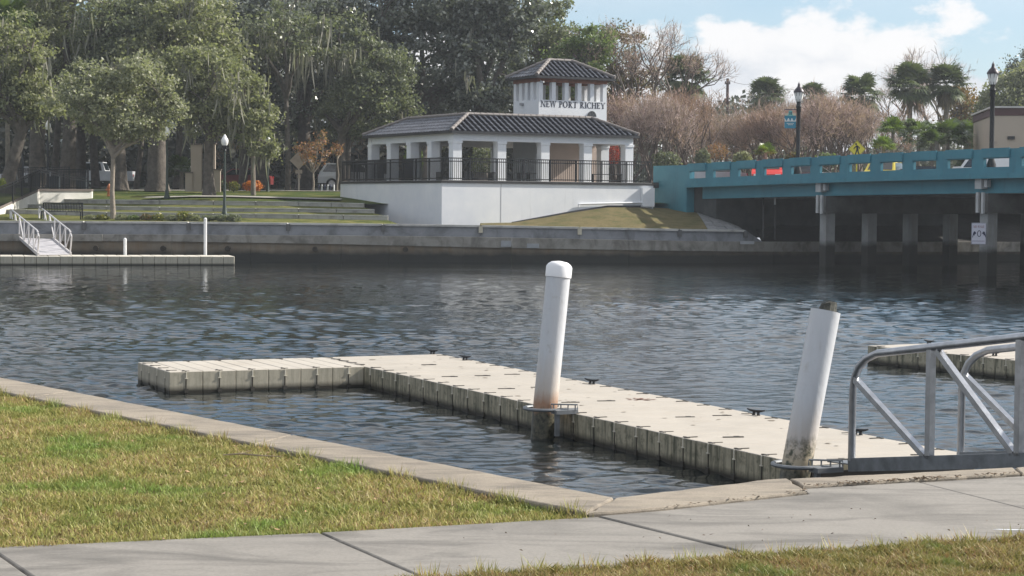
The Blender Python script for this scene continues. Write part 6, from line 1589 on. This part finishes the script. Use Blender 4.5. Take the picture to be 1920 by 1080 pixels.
# ------------------------------------------------------------ background buildings, poles
bb = empty('street_building', (xat(600, 150), 150, 3.78), 0, 'long low tan building in shade behind the park trees', 'building')
MB().box((0, 3, 2.2), (16, 6, 4.4)).build('wall', tan_wall, bb)
MB().box((0, 2.9, 4.5), (16.6, 6.8, .35)).build('roof', mat('roof_brown', (.09, .05, .04), .8), bb)
for k in range(9): MB().box((-7.6 + 1.9 * k, -.35, 1.9), (.3, .3, 3.8)).build('column', tan_wall, bb)
for k in range(7): w = MB().box((-6.6 + 1.9 * k, -.03, 1.6), (1.1, .06, 2.2)).build('window', glass, bb); MB().box((-6.6 + 1.9 * k, -.07, 1.6), (.05, .04, 2.2)).build('mullion', tan_wall, w)
MB().box((-4.7, -.05, 1.2), (1.0, .08, 2.4)).build('door', mat('door_red', (.28, .07, .05), .6), bb)
b2b = empty('street_building', (xat(60, 165), 165, 3.9), 0, 'pale building glimpsed between the leftmost trunks', 'building')
MB().box((0, 3, 3), (26, 6, 6)).build('wall', mat('pale_wall', (.5, .52, .52), .8), b2b); MB().box((0, 3, 6.2), (27, 7, .4)).build('roof', mat('roof_grey', (.1, .1, .1), .8), b2b)
for k in range(9): w = MB().box((-11.5 + 2.9 * k, -.03, 2.6), (1.5, .06, 1.8)).build('window', glass, b2b); MB().box((-11.5 + 2.9 * k, -.07, 2.6), (.06, .04, 1.8)).build('mullion', white_paint, w)
Yb = 112; xa = xat(1859, Yb); zt = zat(1890, 197, Yb); kb = Yb / 3700
tb_ = empty('corner_building', (xa, Yb, 3.9), -.12, 'tan building with dark maroon parapet and teal awning at right', 'building')
hb = zt - 3.9
MB().box((6, 5, hb / 2 - .3), (12, 10, hb - .6)).build('wall', mat('building_tan', (.40, .335, .265), .85, 0, .05, .6), tb_)
MB().box((6, 5, hb - .38), (12.1, 10.1, .42)).build('parapet', mat('maroon_trim', (.075, .03, .03), .7), tb_)
MB().box((6, 5, hb - .12), (12.3, 10.3, .10)).build('coping', mat('pale_trim', (.5, .48, .45), .7), tb_)
MB().plate([(1.2, -.02, 1.0), (7, -.02, 3.6), (7, -1.4, 2.4), (3.2, -1.4, 1.0)], (0, -.03, -.03)).build('awning', mat('awning_teal', (.08, .19, .19), .8), tb_)
MB().box((33 * kb, -.06, zat(1892, 258.5, Yb) - 3.9), (13 * kb, .12, 6 * kb)).build('wall_light', black_metal, tb_)
MB().box((4.5 * kb, -.04, zat(1863, 267, Yb) - 3.9), (5 * kb, .08, 4 * kb)).build('meter_box', mat('sign_back', (.3, .3, .3)), tb_)
pole_m = mat('pole_wood', (.075, .045, .045), .9)
poles = []
for px, yt, Y, lb in ((1361, 147, 190, 'wooden utility pole standing clear against the cloud'), (1422, 152, 196, 'wooden utility pole rising behind a dark palm head')):
    z = 3.9; zt = zat(px, yt, Y); x = xat(px, Y); o = empty('utility_pole', (x, Y, z), 0, lb, 'utility pole', 'wooden utility poles with wires'); h = zt - z
    MB().tube([(0, 0, 0), (0, 0, h)], [.19, .13], 8).build('pole', pole_m, o)
    MB().box((0, 0, h - .5), (.5, .12, .12)).build('crossarm', pole_m, o)
    for s_ in (-.2, .2): MB().lathe([(.05, h - .44), (.07, h - .34), (.03, h - .26)], (s_, 0, 0), 8).build('insulator', pole_m, o)
    MB().box((-.22, 0, h - 2.1), (.18, .18, .35)).build('transformer', pole_m, o); poles.append((x, Y, zt))
for k, dz in enumerate((.1, 2.1, 3.6)):
    mb = MB(); a = Vector((xat(1150, 175), 175, zat(1150, 150 + 22 * k, 175))); p0 = Vector(poles[0]) - Vector((0, 0, dz)); p1 = Vector(poles[1]) - Vector((0, 0, dz)); e_ = Vector((xat(1560, 206), 206, poles[1][2] - dz - .3))
    for (u, v) in ((a, p0), (p0, p1), (p1, e_)): mb.tube([lerp(u, v, i / 6) - Vector((0, 0, .35 * math.sin(math.pi * i / 6))) for i in range(7)], .018, 4, False)
    o = mb.build('power_line', mat('wire', (.03, .03, .035), .6)); tag(o, ['highest power line between the wooden poles', 'middle power line between the wooden poles', 'lowest power line between the wooden poles'][k], 'power line', 'power lines')

# ------------------------------------------------------------ damp winter air
hz = MB(); hz.box((10, 140, 13.5), (360, 300, 32))
hm = bpy.data.materials.new('haze'); hm.use_nodes = True; ht = hm.node_tree; ht.nodes.clear()
hv = ht.nodes.new('ShaderNodeVolumePrincipled'); hv.inputs['Color'].default_value = (.86, .92, 1, 1); hv.inputs['Density'].default_value = .00034; hv.inputs['Anisotropy'].default_value = .3
ho = ht.nodes.new('ShaderNodeOutputMaterial'); ht.links.new(hv.outputs[0], ho.inputs['Volume'])
hz.build('haze', hm, kind='stuff', label='thin pale haze over the river and park', cat='haze')

# ------------------------------------------------------------ small litter
def lawn_leaves():
    V = []; F = []; r = random.Random(91)
    for i in range(420):
        x, y = r.uniform(-5, .6), r.uniform(8.4, 17)
        if not inside(lawn_poly, np.array([x]), np.array([y]))[0]: continue
        s_ = r.uniform(.008, .022); a = r.uniform(0, 6.28); z = 1.345 + r.uniform(0, .02); b = len(V); c, sn = math.cos(a) * s_, math.sin(a) * s_
        V += [(x - c, y - sn, z), (x + sn * .45, y - c * .45, z + r.uniform(-.004, .01)), (x + c, y + sn, z + r.uniform(-.004, .012)), (x - sn * .45, y + c * .45, z)]; F.append((b, b + 1, b + 2, b + 3))
    link_mesh('fallen_leaves', np_mesh('fallen_leaves', V, F), mat('fallen_leaf', (.34, .21, .12), .8, 0, .45, 25), kind='stuff', label='scattered tan fallen leaves on the near lawn', cat='leaf litter')
lawn_leaves()
def dock_marks():
    r = random.Random(44); mb = MB()
    for i in range(90):
        lx, ly = r.uniform(-1.8, 12.6), r.uniform(.05, 2.05)
        s_ = r.uniform(.008, .03) if r.random() < .85 else r.uniform(.03, .055); a0 = r.uniform(0, 6)
        mb.add([(lx + s_ * r.uniform(.6, 1.4) * math.cos(a0 + k * 1.2566), ly + s_ * r.uniform(.6, 1.5) * math.sin(a0 + k * 1.2566), .3352 + .0001 * (i % 9)) for k in range(5)], [(0, 1, 2, 3, 4)])
    mb.build('droppings', mat('droppings', (.20, .165, .13), .9, 0, .6, 12), dock, kind='stuff')
dock_marks()
